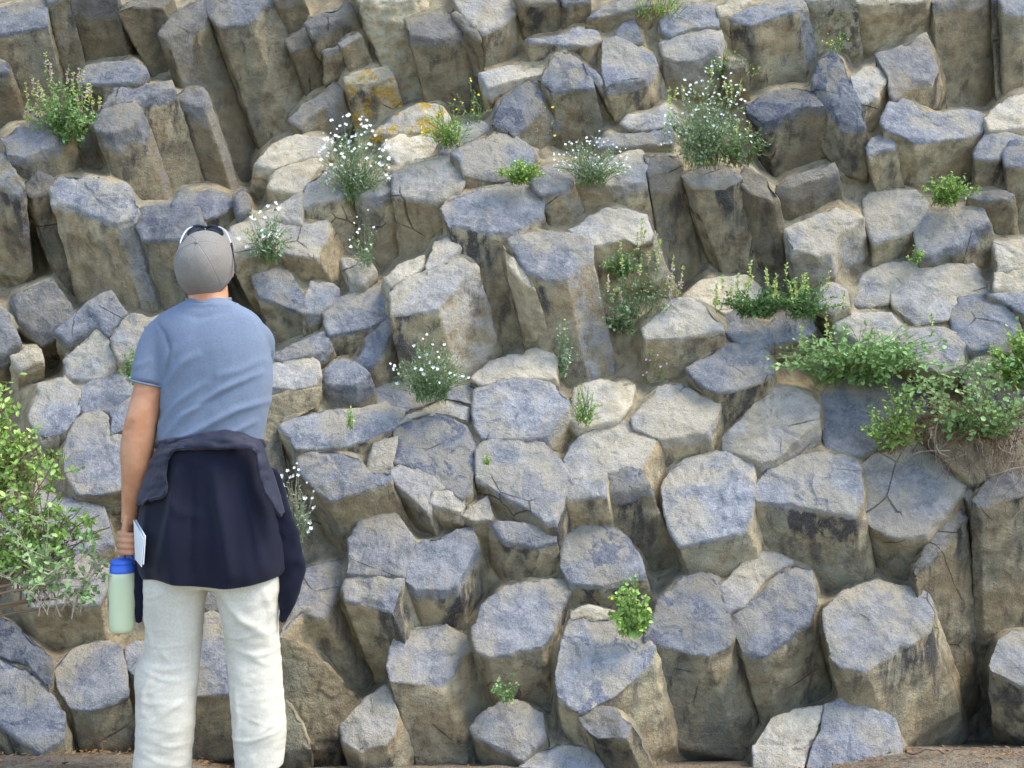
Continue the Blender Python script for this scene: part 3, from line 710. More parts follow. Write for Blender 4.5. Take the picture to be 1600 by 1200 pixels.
def ell(c, ax, r, n=28):
    """ellipsoid with axes ax (3 vectors) and radii r"""
    V = []; F = []; ax = np.array(ax); m = n // 2
    for i in range(m + 1):
        th = math.pi * i / m
        for j in range(n):
            ph = 2 * math.pi * j / n
            V.append(c + ax[0] * r[0] * math.sin(th) * math.cos(ph) + ax[1] * r[1] * math.sin(th) * math.sin(ph) + ax[2] * r[2] * math.cos(th))
    for i in range(m):
        for j in range(n):
            k = (j + 1) % n; F.append((i * n + j, (i + 1) * n + j, (i + 1) * n + k, i * n + k))
    return V, F
def join(parts):
    V = []; F = []
    for v, f in parts:
        o = len(V); V += [tuple(x) for x in v]; F += [tuple(i + o for i in q) for q in f]
    return V, F
def fuse(parts, voxel, smooth=6, fac=0.5):
    """one continuous skin over overlapping shapes"""
    V, F = join(parts); me = bpy.data.meshes.new('tmp'); me.from_pydata(V, [], F)
    bm = bmesh.new(); bm.from_mesh(me); bmesh.ops.recalc_face_normals(bm, faces=bm.faces); bm.to_mesh(me); bm.free()
    o = bpy.data.objects.new('tmp', me); COL.objects.link(o)
    r = o.modifiers.new('r', 'REMESH'); r.mode = 'VOXEL'; r.voxel_size = voxel
    s = o.modifiers.new('s', 'SMOOTH'); s.factor = fac; s.iterations = smooth
    dg = bpy.context.evaluated_depsgraph_get(); ev = o.evaluated_get(dg); m2 = bpy.data.meshes.new_from_object(ev)
    V = np.empty(len(m2.vertices) * 3); m2.vertices.foreach_get('co', V); V = V.reshape(-1, 3)
    N = np.empty(len(m2.vertices) * 3); m2.vertices.foreach_get('normal', N); N = N.reshape(-1, 3)
    F = [tuple(p.vertices) for p in m2.polygons]
    bpy.data.objects.remove(o); bpy.data.meshes.remove(me); bpy.data.meshes.remove(m2)
    return V, F, N
def to_px(V):
    return 800 + V[:, 0] * FPX / V[:, 1], 600 - (V[:, 2] - CAMZ) * FPX / V[:, 1]
def crease(V, path, width, amp, asym=0.0):
    """a raised fold running along a line of pixels (seen from the back), width in px"""
    x = 800 + V[:, 0] / PXM; y = 600 - (V[:, 2] - CAMZ) / PXM
    P = np.array(path, float); best = np.full(len(V), 1e9); tt = np.zeros(len(V)); L = len(P) - 1
    for i in range(L):
        a, b = P[i], P[i + 1]; ab = b - a
        t = np.clip(((x - a[0]) * ab[0] + (y - a[1]) * ab[1]) / (ab @ ab), 0, 1)
        d = np.hypot(x - a[0] - t * ab[0], y - a[1] - t * ab[1]); m = d < best; best[m] = d[m]; tt[m] = (i + t[m]) / L
    fade = np.sin(np.clip(tt, 0, 1) * math.pi) ** 0.5
    return amp * np.exp(-(best / width) ** 2) * fade

SKIN = NT('skin'); _P = SKIN.n('ShaderNodeNewGeometry').outputs['Position']
SKIN.l(SKIN.mix(SKIN.ramp(SKIN.noise(_P, 14, 4), .35, .65), (0.50, 0.225, 0.11), (0.60, 0.31, 0.175)), SKIN.b.inputs['Base Color'])
SKIN.b.inputs['Roughness'].default_value = 0.5; SKIN.b.inputs['Subsurface Weight'].default_value = 0.12
SKIN.b.inputs['Subsurface Radius'].default_value = (0.02, 0.008, 0.004)
SKIN.l(SKIN.bump(SKIN.noise(_P, 260, 3), .25, .002), SKIN.b.inputs['Normal']); SKIN = SKIN.m
def cloth(name, a, b, weave=900, rough=0.85, bump=0.0015, sc=6):
    k = NT(name); P = k.n('ShaderNodeNewGeometry').outputs['Position']
    n1 = k.noise(P, sc, 4, 0.6); n2 = k.noise(P, weave, 2, 0.8)
    n3 = k.noise(P, 140, 3, 0.8)
    c = k.mix(k.ramp(n1, 0.35, 0.65), a, b); c = k.mix(k.ramp(n3, 0.35, 0.65, 0, 0.45), c, tuple(x * .72 for x in a)); c = k.mix(k.ramp(n2, 0.3, 0.7, 0, 0.25), c, tuple(min(1, x * 1.5) for x in b))
    k.l(c, k.b.inputs['Base Color']); k.b.inputs['Roughness'].default_value = rough
    k.b.inputs['Sheen Weight'].default_value = 0.1
    k.l(k.bump(n2, 0.6, bump, k.bump(n3, 0.35, bump * 2)), k.b.inputs['Normal']); return k.m
SHIRT = cloth('blue_grey_jersey', (0.15, 0.187, 0.255), (0.18, 0.222, 0.295))
PANTS = cloth('light_khaki_cotton', (0.58, 0.535, 0.43), (0.66, 0.612, 0.505))
NAVY = cloth('navy_fleece', (0.0035, 0.0042, 0.014), (0.006, 0.007, 0.021), 500)
NAVYL = cloth('navy_nylon_lining', (0.012, 0.013, 0.026), (0.034, 0.034, 0.058), 500, rough=0.5)
CAPM = cloth('grey_twill', (0.205, 0.185, 0.16), (0.245, 0.22, 0.19), 1200)
DARKT = plain('dark_trim', (0.10, 0.02, 0.02))
BLACKP = plain('black_plastic', (0.012, 0.012, 0.015), 0.25, spec=0.5)
SILVER = plain('silver_frame', (0.55, 0.55, 0.56), 0.3, spec=0.6)

man = root('person', M(330, 1230)); man['_org'] = [float(v) for v in M(330, 1230)]
tag(man, 'man seen from behind in grey cap, blue shirt, tied jacket and light trousers, looking up', 'person')

# head frame: he looks up, so the crown leans back towards the camera
TH = R(55); HU = np.array([0, -math.sin(TH), math.cos(TH)]); HF = np.array([0, math.cos(TH), math.sin(TH)]); HX = np.array([1.0, 0, 0])
HC = M(321, 415)
parts = []
parts.append(ell(HC - HU * .005, (HX, HF, HU), (.079, .098, .098)))               # skull
parts.append(ell(HC + HF * .040 - HU * .070, (HX, HF, HU), (.058, .062, .060)))     # jaw
parts.append(ell(HC + HF * .080 - HU * .098, (HX, HF, HU), (.024, .020, .018)))     # chin
parts.append(ell(HC + HF * .103 - HU * .045, (HX, HF, HU), (.013, .019, .026)))     # nose
parts.append(ell(HC + HF * .085 - HU * .012, (HX, HF, HU), (.055, .018, .012)))     # brow
parts.append(ell(HC + HF * .092 - HU * .076, (HX, HF, HU), (.024, .012, .006)))     # lips
for s in (-1, 1): parts.append(ell(HC + HX * s * .066 - HU * .052 + HF * .022, (HX, HF, HU), (.012, .018, .030)))  # ears
parts.append(tube([M(326, 505, .01), M(326, 478, .0), M(325, 450, .012), M(323, 425, .03)], [.078, .066, .063, .062], 24))
# trunk and legs beneath the clothes
parts.append(loft([(480, 292, 362, .06, 0), (500, 262, 396, .075, .01), (530, 256, 404, .095, .01), (600, 266, 404, .095, .01), (680, 268, 400, .09, .01), (780, 255, 412, .10, .01), (880, 250, 415, .09, .01)]))
parts.append(tube([M(283, 860, .01), M(272, 1010, .03), M(262, 1100, .02), M(256, 1205, .0), M(255, 1228, .0)], [.075, .055, .052, .036, .036], 20))
parts.append(tube([M(385, 860, .01), M(398, 1010, .03), M(404, 1100, .02), M(405, 1205, .0), M(405, 1228, .0)], [.075, .055, .052, .036, .036], 20))
# left arm, hanging
parts.append(tube([M(262, 512, 0), M(246, 560, -.01), M(235, 605, -.02), M(226, 640, -.03), M(219, 668, -.035), M(214.5, 700, -.03), M(212.5, 735, -.02), M(207.5, 770, -.008), M(203, 800, .0), M(201.5, 816, .004)],
                  [.040, .048, .051, .050, .051, .0525, .047, .036, .0265, .026], 24))
parts.append(tube([M(202, 806, .003), M(200.5, 824, .006), M(199.5, 842, .006)], [.032, .041, .040], 20, flat=((1, 0, 0), .42)))
fing = []
for q, (dy, L, r) in enumerate([(-.032, .86, .0078), (-.011, .97, .0086), (.011, 1.0, .0090), (.033, .93, .0086)]):   # little finger nearest the camera
    w_ = q * 0.6
    yy = 862 - q * 9.4; ex_ = (0, 1.5, 2, .5)[q]
    fing.append(tube([M(199, yy - 3, .028), M(189.5 - ex_ * .3, yy - 2, .018), M(187.5 - ex_ * .4, yy, -.008), M(195, yy + 1.5, -.029 - ex_ * .0008), M(205, yy + 2, -.030), M(211 + ex_, yy + 1.2, -.019), M(212 + ex_, yy, -.002)],
                     [r * 1.1, r * 1.15, r * 1.05, r * 1.05, r, r * .95, r * .75], 12, k=4))
fing.append(ell(M(200, 847, .014), (HX, HF * 0 + np.array([0, 1, 0]), np.array([0, 0, 1])), (.018, .014, .042)))
fing.append(tube([M(205, 822, .024), M(211, 832, .030), M(213, 843, .026), M(213, 852, .016)], [.013, .0115, .0105, .0085], 12, k=4))
parts += fing
# right arm, raised in front of him, forearm up beside the face
parts.append(tube([M(392, 524, 0), M(402, 536, .09), M(404, 556, .20), M(392, 562, .27), M(372, 535, .31), M(352, 490, .33), M(338, 458, .33), M(334, 446, .32)],
                  [.040, .047, .049, .048, .046, .038, .028, .026], 24))
parts.append(tube([M(336, 452, .325), M(330, 437, .32), M(327, 422, .31)], [.030, .040, .038], 18, flat=((0, 1, 0), .42)))
for q in range(4):
    px = 317 + q * 7.2; r = (.0088, .0092, .0090, .0078)[q]; up = (14, 18, 16, 10)[q]
    parts.append(tube([M(px + 2, 430, .295), M(px, 414, .29), M(px - 1, 414 - up * .6, .275), M(px - 2, 412 - up, .258)], [r * 1.15, r * 1.1, r, r * .8], 10, k=4))
parts.append(tube([M(322, 444, .315), M(312, 434, .305), M(307, 424, .295)], [.013, .011, .009], 10, k=4))
V, F, N = fuse(parts, 0.0032, 3, .4)
# elbow dimple and tendons
V = V - N * (crease(V, [(222, 655), (216, 668), (207, 674)], 5, .004))[:, None]
link_mesh('body', V, F, SKIN, man)
for s in (-1, 1):
    e = HC + HX * s * .031 + HF * .088 - HU * .030
    link_mesh('eye', *ell(e, (HX, HF, HU), (.012, .012, .012), 14), plain('eye_white', (.7, .68, .65), .2) if s < 0 else bpy.data.materials['eye_white'], man)
lv, lf_ = ell(HC - HU * .02 - HF * .012, (HX, HF, HU), (.0835, .094, .088), 40)
lv = np.array(lv)
0 and link_mesh('hair', lv, lf_, plain('short_dark_hair', (.09, .055, .035), .8, bump=.003, scale=300), man)

# ---- shirt
sh = [loft(resample([(466, 297, 355, .058, .0), (474, 285, 367, .066, .0), (486, 262, 392, .080, .005), (500, 245, 408, .094, .008), (522, 238, 417, .110, .01), (550, 242, 421, .120, .01),
                     (590, 250, 425, .122, .012), (640, 253, 420, .116, .012), (685, 250, 411, .112, .01), (715, 250, 410, .114, .01)], 5)),
      tube([M(268, 514, 0), M(252, 532, 0), M(241, 566, -.01), M(235, 598, -.018)], [.056, .063, .0635, .0635], 28),
      tube([M(386, 522, 0), M(399, 532, .06), M(402, 550, .15), M(401, 558, .19)], [.060, .062, .061, .060], 28)]
V, F, N = fuse(sh, 0.0065, 7)
x = 800 + V[:, 0] / PXM; y = 600 - (V[:, 2] - CAMZ) / PXM
h = 0.0035 * fbm(V * np.array([7, 7, 5]), 3)
for path, wd, am in [([(262, 690), (300, 650), (360, 610), (420, 580)], 5, .010), ([(255, 668), (290, 630), (340, 595)], 5, .008),
                     ([(275, 695), (330, 668), (380, 640), (425, 625)], 5, .010), ([(300, 700), (350, 688), (410, 655)], 4, .008),
                     ([(258, 640), (275, 600), (300, 570), (330, 552)], 7, .008), ([(255, 610), (268, 570), (290, 540)], 6, .006),
                     ([(420, 560), (385, 580), (350, 590)], 6, .005), ([(252, 503), (270, 522), (281, 548), (276, 572), (268, 596)], 2.0, -.008), ([(262, 515), (280, 545), (272, 580)], 8, -.004),
                     ([(285, 488), (325, 500), (370, 488)], 5, -.003), ([(250, 560), (235, 570), (215, 575)], 5, .004),
                     ([(300, 640), (345, 625), (390, 600)], 4, -.005), ([(262, 655), (252, 690)], 5, .006)]:
    h += crease(V, path, wd, am)
h += 0.0025 * (np.abs(y - 478) < 3) * (x > 285) * (x < 370)
V = V + N * h[:, None]
shirt = link_mesh('shirt', V, F, SHIRT, man)
# sleeve hems: rolled edges
hv = []
for i in range(41):
    t = 2 * math.pi * i / 40; c = M(234.5, 599, -.02)
    hv.append(c + np.array([math.cos(t) * .0635, math.sin(t) * .0635, math.cos(t) * -.014]))
v_, f_ = tube(hv, .0035, 8, k=1); link_mesh('sleeve_hem', v_, f_, SHIRT, man)
cv = []
for i in range(41):
    t = 2 * math.pi * i / 40; c = M(326, 471, .004)
    cv.append(c + np.array([math.cos(t) * .070, math.sin(t) * .068, .010 * math.sin(t) + .008 * abs(math.cos(t))]))
v_, f_ = tube(cv, .0050, 10, k=1); link_mesh('collar', v_, f_, SHIRT, man)

# ---- trousers
tr = [loft(resample([(705, 262, 400, .092, .01), (760, 250, 414, .108, .01), (840, 235, 432, .118, .01), (890, 229, 439, .108, .012), (915, 230, 438, .090, .012)], 4)),
      loft(resample([(850, 232, 330, .098, .01), (905, 228, 325, .098, .01), (950, 229, 320, .092, .012), (985, 229, 316, .085, .016), (1020, 226, 312, .080, .018), (1050, 213, 310, .080, .014),
                     (1090, 213, 306, .078, .008), (1130, 214, 303, .076, 0), (1165, 214, 300, .074, 0), (1188, 211, 298, .073, 0), (1206, 212, 297, .073, 0)], 4)),
      loft(resample([(850, 332, 438, .098, .01), (905, 334, 440, .098, .01), (950, 345, 436, .092, .012), (985, 351, 435, .085, .016), (1020, 355, 438, .080, .018), (1060, 359, 442, .080, .014),
                     (1100, 361, 444, .078, .008), (1140, 363, 446, .076, 0), (1175, 366, 444, .074, 0), (1196, 368, 442, .073, 0)], 4))]
V, F, N = fuse(tr, 0.006, 5)
h = 0.004 * fbm(V * np.array([8, 8, 6]), 3) + 0.002 * fbm(V * np.array([14, 14, 34]), 2)
trr = random.Random(4)
for (xa, xb, seq) in ((222, 312, (1000, 1014, 1030, 1046, 1064, 1082, 1104, 1128, 1150, 1176)), (355, 440, (962, 985, 1010, 1028, 1045, 1062, 1086, 1112, 1140, 1172))):
    for i, yy in enumerate(seq):
        sgn = 1 if i % 2 else -1; a_ = trr.uniform(-6, 16) * sgn
        st = xa + trr.uniform(-8, 45); en = xb - trr.uniform(-8, 45)
        h += crease(V, [(st, yy - a_), ((st + en) / 2, yy + trr.uniform(2, 9)), (en, yy + a_)], trr.uniform(2.4, 4.2), trr.uniform(.0015, .0045))
for pth, w_, a_ in [([(238, 925), (232, 960), (245, 1000)], 5, .006), ([(240, 930), (262, 922), (278, 912)], 3, .005), ([(330, 900), (322, 950), (316, 1000)], 5, -.006),
                    ([(345, 905), (385, 960), (430, 990)], 7, .009), ([(420, 910), (430, 960)], 5, .006), ([(250, 1040), (235, 1070), (232, 1110)], 5, .007),
                    ([(300, 1085), (280, 1095), (262, 1112)], 4, .005), ([(436, 1120), (420, 1130), (400, 1150)], 4, .005), ([(372, 1060), (380, 1110), (376, 1150)], 5, .006)]:
    h += crease(V, pth, w_, a_)
V = V + N * h[:, None]
link_mesh('trousers', V, F, PANTS, man)
for cx in (255, 405):
    c = M(cx, 1228, .03)
    v_, f_ = loft([(1243, cx - 22, cx + 22, .13, .07), (1236, cx - 23, cx + 23, .135, .07), (1228, cx - 22, cx + 22, .12, .06), (1216, cx - 19, cx + 19, .075, .02), (1206, cx - 18, cx + 18, .05, .0)])
    link_mesh('shoe', v_, f_, plain('brown_leather', (.11, .06, .03), .5) if cx == 255 else bpy.data.materials['brown_leather'], man)

# ---- jacket tied round the waist
jk = root('tied_jacket', M(330, 700)); jk.parent = man
jk.location = Vector(M(330, 700)) - Vector(M(330, 1230)); jk['_org'] = [float(v) for v in M(330, 700)]
secs = resample([(690, 252, 408, .131, .008), (720, 245, 413, .132, .005), (760, 230, 424, .138, .005), (800, 219, 440, .150, .005), (850, 215, 451, .160, .008), (885, 217, 455, .163, .01), (901, 224, 446, .160, .01)], 6)
n = 160; V = []; F = []
for r, (py, xl, xr, ry, dy) in enumerate(secs):
    c = M((xl + xr) / 2, py, dy); rx = (xr - xl) / 2 * PXM; g = r / (len(secs) - 1)
    for i in range(n):
        t = 2 * math.pi * i / n
        fold = 1 + g * (.075 * math.sin(6 * t + 1.0) + .045 * math.sin(10 * t + .6 + g * 1.2) + .015 * math.sin(19 * t))
        fx = 1 + g * .012 * math.sin(9 * t)
        V.append((c[0] + rx * fx * math.cos(t), c[1] + ry * fold * math.sin(t), c[2] + g * .010 * math.sin(3 * t + 2.1)))
for r in range(len(secs) - 1):
    for i in range(n):
        j = (i + 1) % n; F.append((r * n + i, (r + 1) * n + i, (r + 1) * n + j, r * n + j))
V = np.array(V); V[:, 1] += fbm(V * np.array([9, 2, 3]), 3) * .006
for pth, w_, a_ in [([(300, 720), (290, 800), (262, 890)], 9, .016), ([(350, 715), (366, 800), (380, 895)], 10, .020), ([(395, 740), (412, 810), (424, 890)], 7, .014),
                    ([(320, 720), (322, 820), (318, 895)], 6, -.010), ([(245, 780), (240, 830), (232, 880)], 6, .010), ([(270, 745), (300, 790), (340, 800)], 6, .008)]:
    V[:, 1] -= crease(V, pth, w_, a_) * (V[:, 1] < MD)
sk = link_mesh('jacket_body', V, F, NAVY, jk)
so = sk.modifiers.new('thick', 'SOLIDIFY'); so.thickness = .006
def rolled(name, pts, rad, mat, flat=None, seed=0, amp=.004):
    v_, f_ = tube(pts, rad, 28, flat=flat, k=8); v_ = np.array(v_)
    v_ = v_ + fbm(v_ * 16 + seed, 3)[:, None] * np.array([.6, 1, .8]) * amp
    return link_mesh(name, v_, f_, mat, jk)
# the turned-down upper edge with its lighter lining, arching over the skirt and hanging open at the sides
outer = [(213, 792), (222, 762), (236, 725), (249, 699), (272, 688), (300, 681), (345, 674), (385, 680), (406, 694), (420, 728), (433, 765), (442, 800)]
inner = [(236, 780), (259, 772), (259, 738), (263, 716), (276, 704), (302, 702), (345, 700), (384, 701), (400, 712), (404, 740), (416, 775), (438, 806)]
def resm(p, k=8): return np.array(resample([(*q, 0, 0, 0) for q in p], k))[:, :2]
OU, IN = resm(outer), resm(inner); nu = len(OU); nw = 14; V = []; F = []
for i in range(nu):
    for j in range(nw):
        e = j / (nw - 1); p = OU[i] * (1 - e) + IN[i] * e
        rx = 100 + 26 * np.clip((p[1] - 690) / 100, 0, 1) + 6; q = np.clip((p[0] - 331) / rx, -1, 1)
        ry = .121 + .030 * e + .010 * math.sin(math.pi * e) + .03 * np.clip((p[1] - 700) / 100, 0, 1)
        V.append(M(p[0], p[1], .008 - ry * math.sqrt(max(0.02, 1 - q * q * .93))))
for i in range(nu - 1):
    for j in range(nw - 1): a = i * nw + j; F.append((a, a + 1, a + nw + 1, a + nw))
V = np.array(V); V[:, 1] += fbm(V * np.array([13, 8, 48]), 4, .6) * .008; V[:, 2] += fbm(V * 22 + 5, 2) * .005
o = link_mesh('turned_edge', V, F, NAVYL, jk); so = o.modifiers.new('t', 'SOLIDIFY'); so.thickness = .007; so.offset = 1
rim = [V[i * nw + nw - 1] for i in range(nu)]
v_, f_ = tube(rim, .0042, 8, k=1); link_mesh('zip_edge', v_, f_, NAVYL, jk)
wb = []
for i in range(49):
    t = 2 * math.pi * i / 48
    wb.append(M(330, 690 + 5 * math.sin(t * 2 + 1), .008) + np.array([.170 * math.cos(t), .122 * math.sin(t), -.012 * math.sin(t)]))
rolled('waist_roll', wb, .012, NAVYL, seed=3, amp=.006)
rolled('knotted_sleeve', [M(300, 705, .13), M(322, 712, .165), M(340, 722, .17), M(350, 770, .17), M(352, 840, .165)], [.022, .034, .036, .034, .026], NAVY, seed=45, amp=.008)
rolled('knotted_sleeve', [M(360, 705, .13), M(338, 712, .165), M(322, 724, .17), M(310, 775, .17), M(306, 850, .165)], [.022, .034, .036, .034, .026], NAVY, seed=55, amp=.008)
rolled('jacket_tail', [M(420, 735, -.03), M(432, 790, -.02), M(446, 850, -.01), M(452, 890, .0), M(450, 930, .0), M(442, 970, .0)], [.030, .040, .050, .053, .036, .010], NAVY, flat=((0, 1, 0), .45), seed=25, amp=.008)
rolled('jacket_tail', [M(232, 770, -.02), M(226, 820, .0), M(222, 880, .0), M(219, 930, .0), M(216, 972, .0)], [.030, .028, .026, .022, .010], NAVY, flat=((0, 1, 0), .5), seed=35, amp=.005)

# ---- cap
cp = root('cap', HC); cp.parent = man; cp.location = Vector(HC) - Vector(man['_org'][:]); cp['_org'] = [float(v) for v in HC]
n = 288; mr = 60; V = []; F = []
for i in range(mr + 1):
    for j in range(n):
        ph = 2 * math.pi * j / n                      # 0 = his right, 90 = front
        back = 0.5 - 0.5 * math.sin(ph)
        thm = R(84 + 20 * back); th = thm * i / mr
        seam = min(abs(((ph + math.pi / 6 + .32) % (math.pi / 3)) - 0), abs(((ph + math.pi / 6 + .32) % (math.pi / 3)) - math.pi / 3))
        g = 1 + (.003 * math.exp(-(((seam * math.sin(th)) - .03) / .014) ** 2) - .010 * math.exp(-(seam * math.sin(th) / .018) ** 2)) * min(1, i / 5) + .006 * math.cos(3 * (ph + math.pi / 6) * 2)*math.sin(th) * -1
        if i / mr > .93: g += .006 * (1 if i / mr < .97 else .6)
        V.append(HC + HX * .0975 * g * math.sin(th) * math.cos(ph) + HF * .117 * g * math.sin(th) * math.sin(ph) + HU * .112 * g * math.cos(th))
for i in range(mr):
    for j in range(n):
        k = (j + 1) % n; F.append((i * n + j, (i + 1) * n + j, (i + 1) * n + k, i * n + k))
V = np.array(V); V += (V - HC) * (fbm(V * 9, 3) * .03)[:, None]
co = link_mesh('crown', V, F, CAPM, cp); so = co.modifiers.new('t', 'SOLIDIFY'); so.thickness = .003; so.offset = -1
link_mesh('button', *ell(HC + HU * .1125, (HX, HF, HU), (.007, .007, .004), 14), CAPM, cp)
edge = [V[mr * n + j] + (V[mr * n + j] - HC) * -.01 for j in range(n + 1 - 1)]; edge.append(edge[0])
v_, f_ = tube(edge, .0018, 8, k=1); link_mesh('edge_trim', v_, f_, DARKT, cp)
bv = []; bf = []; nb_ = 24
for i in range(9):
    for j in range(nb_ + 1):
        ph = R(25 + 130 * j / nb_); e = i / 8
        base = HX * .096 * math.cos(ph) + HF * .112 * math.sin(ph) + HU * .012
        bv.append(HC + base + HF * e * .068 * math.sin(ph) ** .7 - HU * (.012 * e + .020 * e * abs(math.cos(ph))))
for i in range(8):
    for j in range(nb_): a = i * (nb_ + 1) + j; bf.append((a, a + 1, a + nb_ + 2, a + nb_ + 1))
bo = link_mesh('brim', bv, bf, CAPM, cp); so = bo.modifiers.new('t', 'SOLIDIFY'); so.thickness = .004

# ---- sunglasses pushed up on the cap (they rest on it: a thing of their own)
sg = root('sunglasses', M(321, 360, .09)); tag(sg, 'dark wraparound sunglasses with silver arms pushed up on top of the grey cap', 'sunglasses')
for s in (-1, 1):
    X = lambda p: 321 + s * p
    v_, f_ = tube([M(X(2), 361, .075), M(X(7), 358, .077), M(X(13), 357.5, .075), M(X(20), 360, .068), M(X(27), 366, .058)], [.006, .0125, .0145, .0125, .006], 20, flat=((0, 1, 0), .35))
    link_mesh('lens', v_, f_, BLACKP, sg)
    v_, f_ = tube([M(X(17), 354, .070), M(X(23), 355.5, .066), M(X(29), 359.5, .055), M(X(34), 366, .042), M(X(38), 375, .026), M(X(41), 385, .008)], [.0014, .0022, .0027, .0028, .0026, .0022], 12)
    link_mesh('arm', v_, f_, SILVER, sg)
    v_, f_ = tube([M(X(40.5), 380, .010), M(X(43.5), 392, -.006), M(X(46.3), 408, -.022), M(X(46.5), 424, -.032)], [.0034, .0032, .0032, .0034], 8); link_mesh('arm_tip', v_, f_, BLACKP, sg)
v_, f_ = tube([M(x_, y_, .070) for x_, y_ in ((296, 360), (303, 355), (313, 353), (321, 355), (329, 353), (339, 355), (346, 360))], [.0036] * 7, 10)
link_mesh('frame', v_, f_, BLACKP, sg)

# ---- bottle in his hand
def lathe(cx, prof, dy, mat, name, parent, n=40, squash=1):
    V = []; F = []
    for (py, r) in prof:
        c = M(cx, py, dy)
        for i in range(n):
            t = 2 * math.pi * i / n; V.append((c[0] + r * PXM * math.cos(t), c[1] + r * PXM * math.sin(t), c[2]))
    for r in range(len(prof) - 1):
        for i in range(n):
            j = (i + 1) % n; F.append((r * n + i, (r + 1) * n + i, (r + 1) * n + j, r * n + j))
    F.append(tuple(range(n))); F.append(tuple(reversed(range(len(V) - n, len(V)))))
    return link_mesh(name, V, F, mat, parent)
bt = root('water_bottle', M(191, 987, .0)); tag(bt, 'pale green translucent water bottle with blue lid hanging from the man\'s left hand', 'bottle')
gk = NT('green_plastic'); gk.b.inputs['Base Color'].default_value = (0.70, 0.76, 0.50, 1); gk.b.inputs['Roughness'].default_value = 0.22
gk.b.inputs['Transmission Weight'].default_value = 0.12; gk.b.inputs['Subsurface Weight'].default_value = 0.3; gk.b.inputs['Subsurface Radius'].default_value = (.02, .03, .015); gk.b.inputs['Specular IOR Level'].default_value = .4
BLUEP = plain('blue_plastic', (0.05, 0.15, 0.62), 0.35, .05, spec=.4)
lathe(191, [(893, 17), (894, 19.5), (898, 20.5), (904, 20.8), (930, 20.8), (955, 20), (972, 19.6), (980, 19), (985, 17), (987.5, 13)], 0, gk.m, 'flask', bt)
lathe(191.5, [(872, 9), (873, 13), (875, 16.5), (877, 18.2), (880, 18.4), (880.5, 17.6), (882, 17.6), (882.5, 18.8), (891, 19), (894, 19.2), (894.5, 17)], 0, BLUEP, 'lid', bt)
v_, f_ = tube([M(194, 872, 0), M(195, 865, 0), M(198, 857, 0), M(201, 853, 0), M(205, 857, 0), M(205, 866, 0), M(207, 874, 0)], .0048, 12, flat=((0, 1, 0), 1.4)); link_mesh('carry_loop', v_, f_, BLUEP, bt)
# small navy oval printed mark on the flask
pv = []; pf = []
for i in range(9):
    for j in range(9):
        a = R(198 + 3.2 * (j - 4)); zz = (i - 4) / 4; ww = math.sqrt(max(0, 1 - (zz * .98) ** 2))
        a = R(204 + 13 * (j - 4) / 4 * ww); c = M(191, 941 + 13 * zz, 0)
        pv.append(c + np.array([math.cos(a), math.sin(a), 0]) * (20.9 * PXM + .0004))
for i in range(8):
    for j in range(8): a = i * 9 + j; pf.append((a, a + 9, a + 10, a + 1))
link_mesh('emblem', pv, pf, plain('navy_print', (.02, .03, .15), .5), bt)
# ---- folded booklet
bk = root('booklet', M(218, 872, .0)); tag(bk, 'folded white paper booklet tucked between the man\'s hand and the navy jacket', 'booklet')
def slab(a, b, c, d, th, mat, name, par):
    a, b, c, d = (np.array(q) for q in (a, b, c, d)); nrm = np.cross(b - a, d - a); nrm = nrm / np.linalg.norm(nrm) * th
    V = [a, b, c, d, a + nrm, b + nrm, c + nrm, d + nrm]
    F = [(0, 1, 2, 3), (7, 6, 5, 4), (0, 4, 5, 1), (1, 5, 6, 2), (2, 6, 7, 3), (3, 7, 4, 0)]
    link_mesh(name, V, F, mat, par, smooth=False)
PAPER = plain('white_paper', (.78, .79, .78), .6, .04)
slab(M(208.5, 812, -.04), M(224.0, 842, -.150), M(221, 886, -.150), M(211, 874, -.04), .0015, PAPER, 'cover', bk)
slab(M(211.5, 812, -.034), M(226.5, 838, -.144), M(223.5, 882, -.144), M(214, 872, -.034), .003, PAPER, 'pages', bk)
# ================================================================ plants
def leaf_mat(name, a, b, trans=0.35):
    k = NT(name); P = k.n('ShaderNodeNewGeometry').outputs['Position']
    n1 = k.noise(P, 18, 3); at_ = k.n('ShaderNodeAttribute', attribute_name='hue').outputs['Fac']
    c = k.mix(k.ramp(n1, .35, .65), a, b); c = k.mix(at_, c, tuple(min(1, x * 1.9 + .02) for x in b))
    k.l(c, k.b.inputs['Base Color']); k.b.inputs['Roughness'].default_value = .55
    tr = k.n('ShaderNodeBsdfTranslucent'); k.l(c, tr.inputs[0]); mx = k.n('ShaderNodeMixShader'); mx.inputs[0].default_value = trans
    k.l(k.b.outputs[0], mx.inputs[1]); k.l(tr.outputs[0], mx.inputs[2]); k.l(mx.outputs[0], k.t.nodes['Material Output'].inputs[0])
    return k.m
LM = {'green': leaf_mat('green_leaf', (.18, .30, .10), (.29, .42, .17)),  # leaf greens raised towards mint, haze mixed into their base colours
      'bright': leaf_mat('bright_leaf', (.22, .37, .08), (.36, .50, .14)),
      'grey': leaf_mat('grey_green_leaf', (.17, .26, .14), (.30, .40, .23)),
      'dark': leaf_mat('dark_leaf', (.09, .19, .07), (.17, .29, .10)),
      'pale': leaf_mat('pale_leaf', (.26, .36, .21), (.42, .50, .34)),
      'dry': leaf_mat('dry_leaf', (.14, .07, .03), (.25, .15, .07), .15)}
STEM = plain('green_stem', (.16, .22, .07)); TWIG = plain('brown_twig', (.20, .13, .08)); PTWIG = plain('pale_twig', (.38, .31, .24))
WHITE = plain('white_petal', (.74, .75, .70), .5, .05); YELL = plain('yellow_petal', (.80, .60, .03), .5, .1); PINK = plain('pink_petal', (.50, .26, .40), .5, .2)
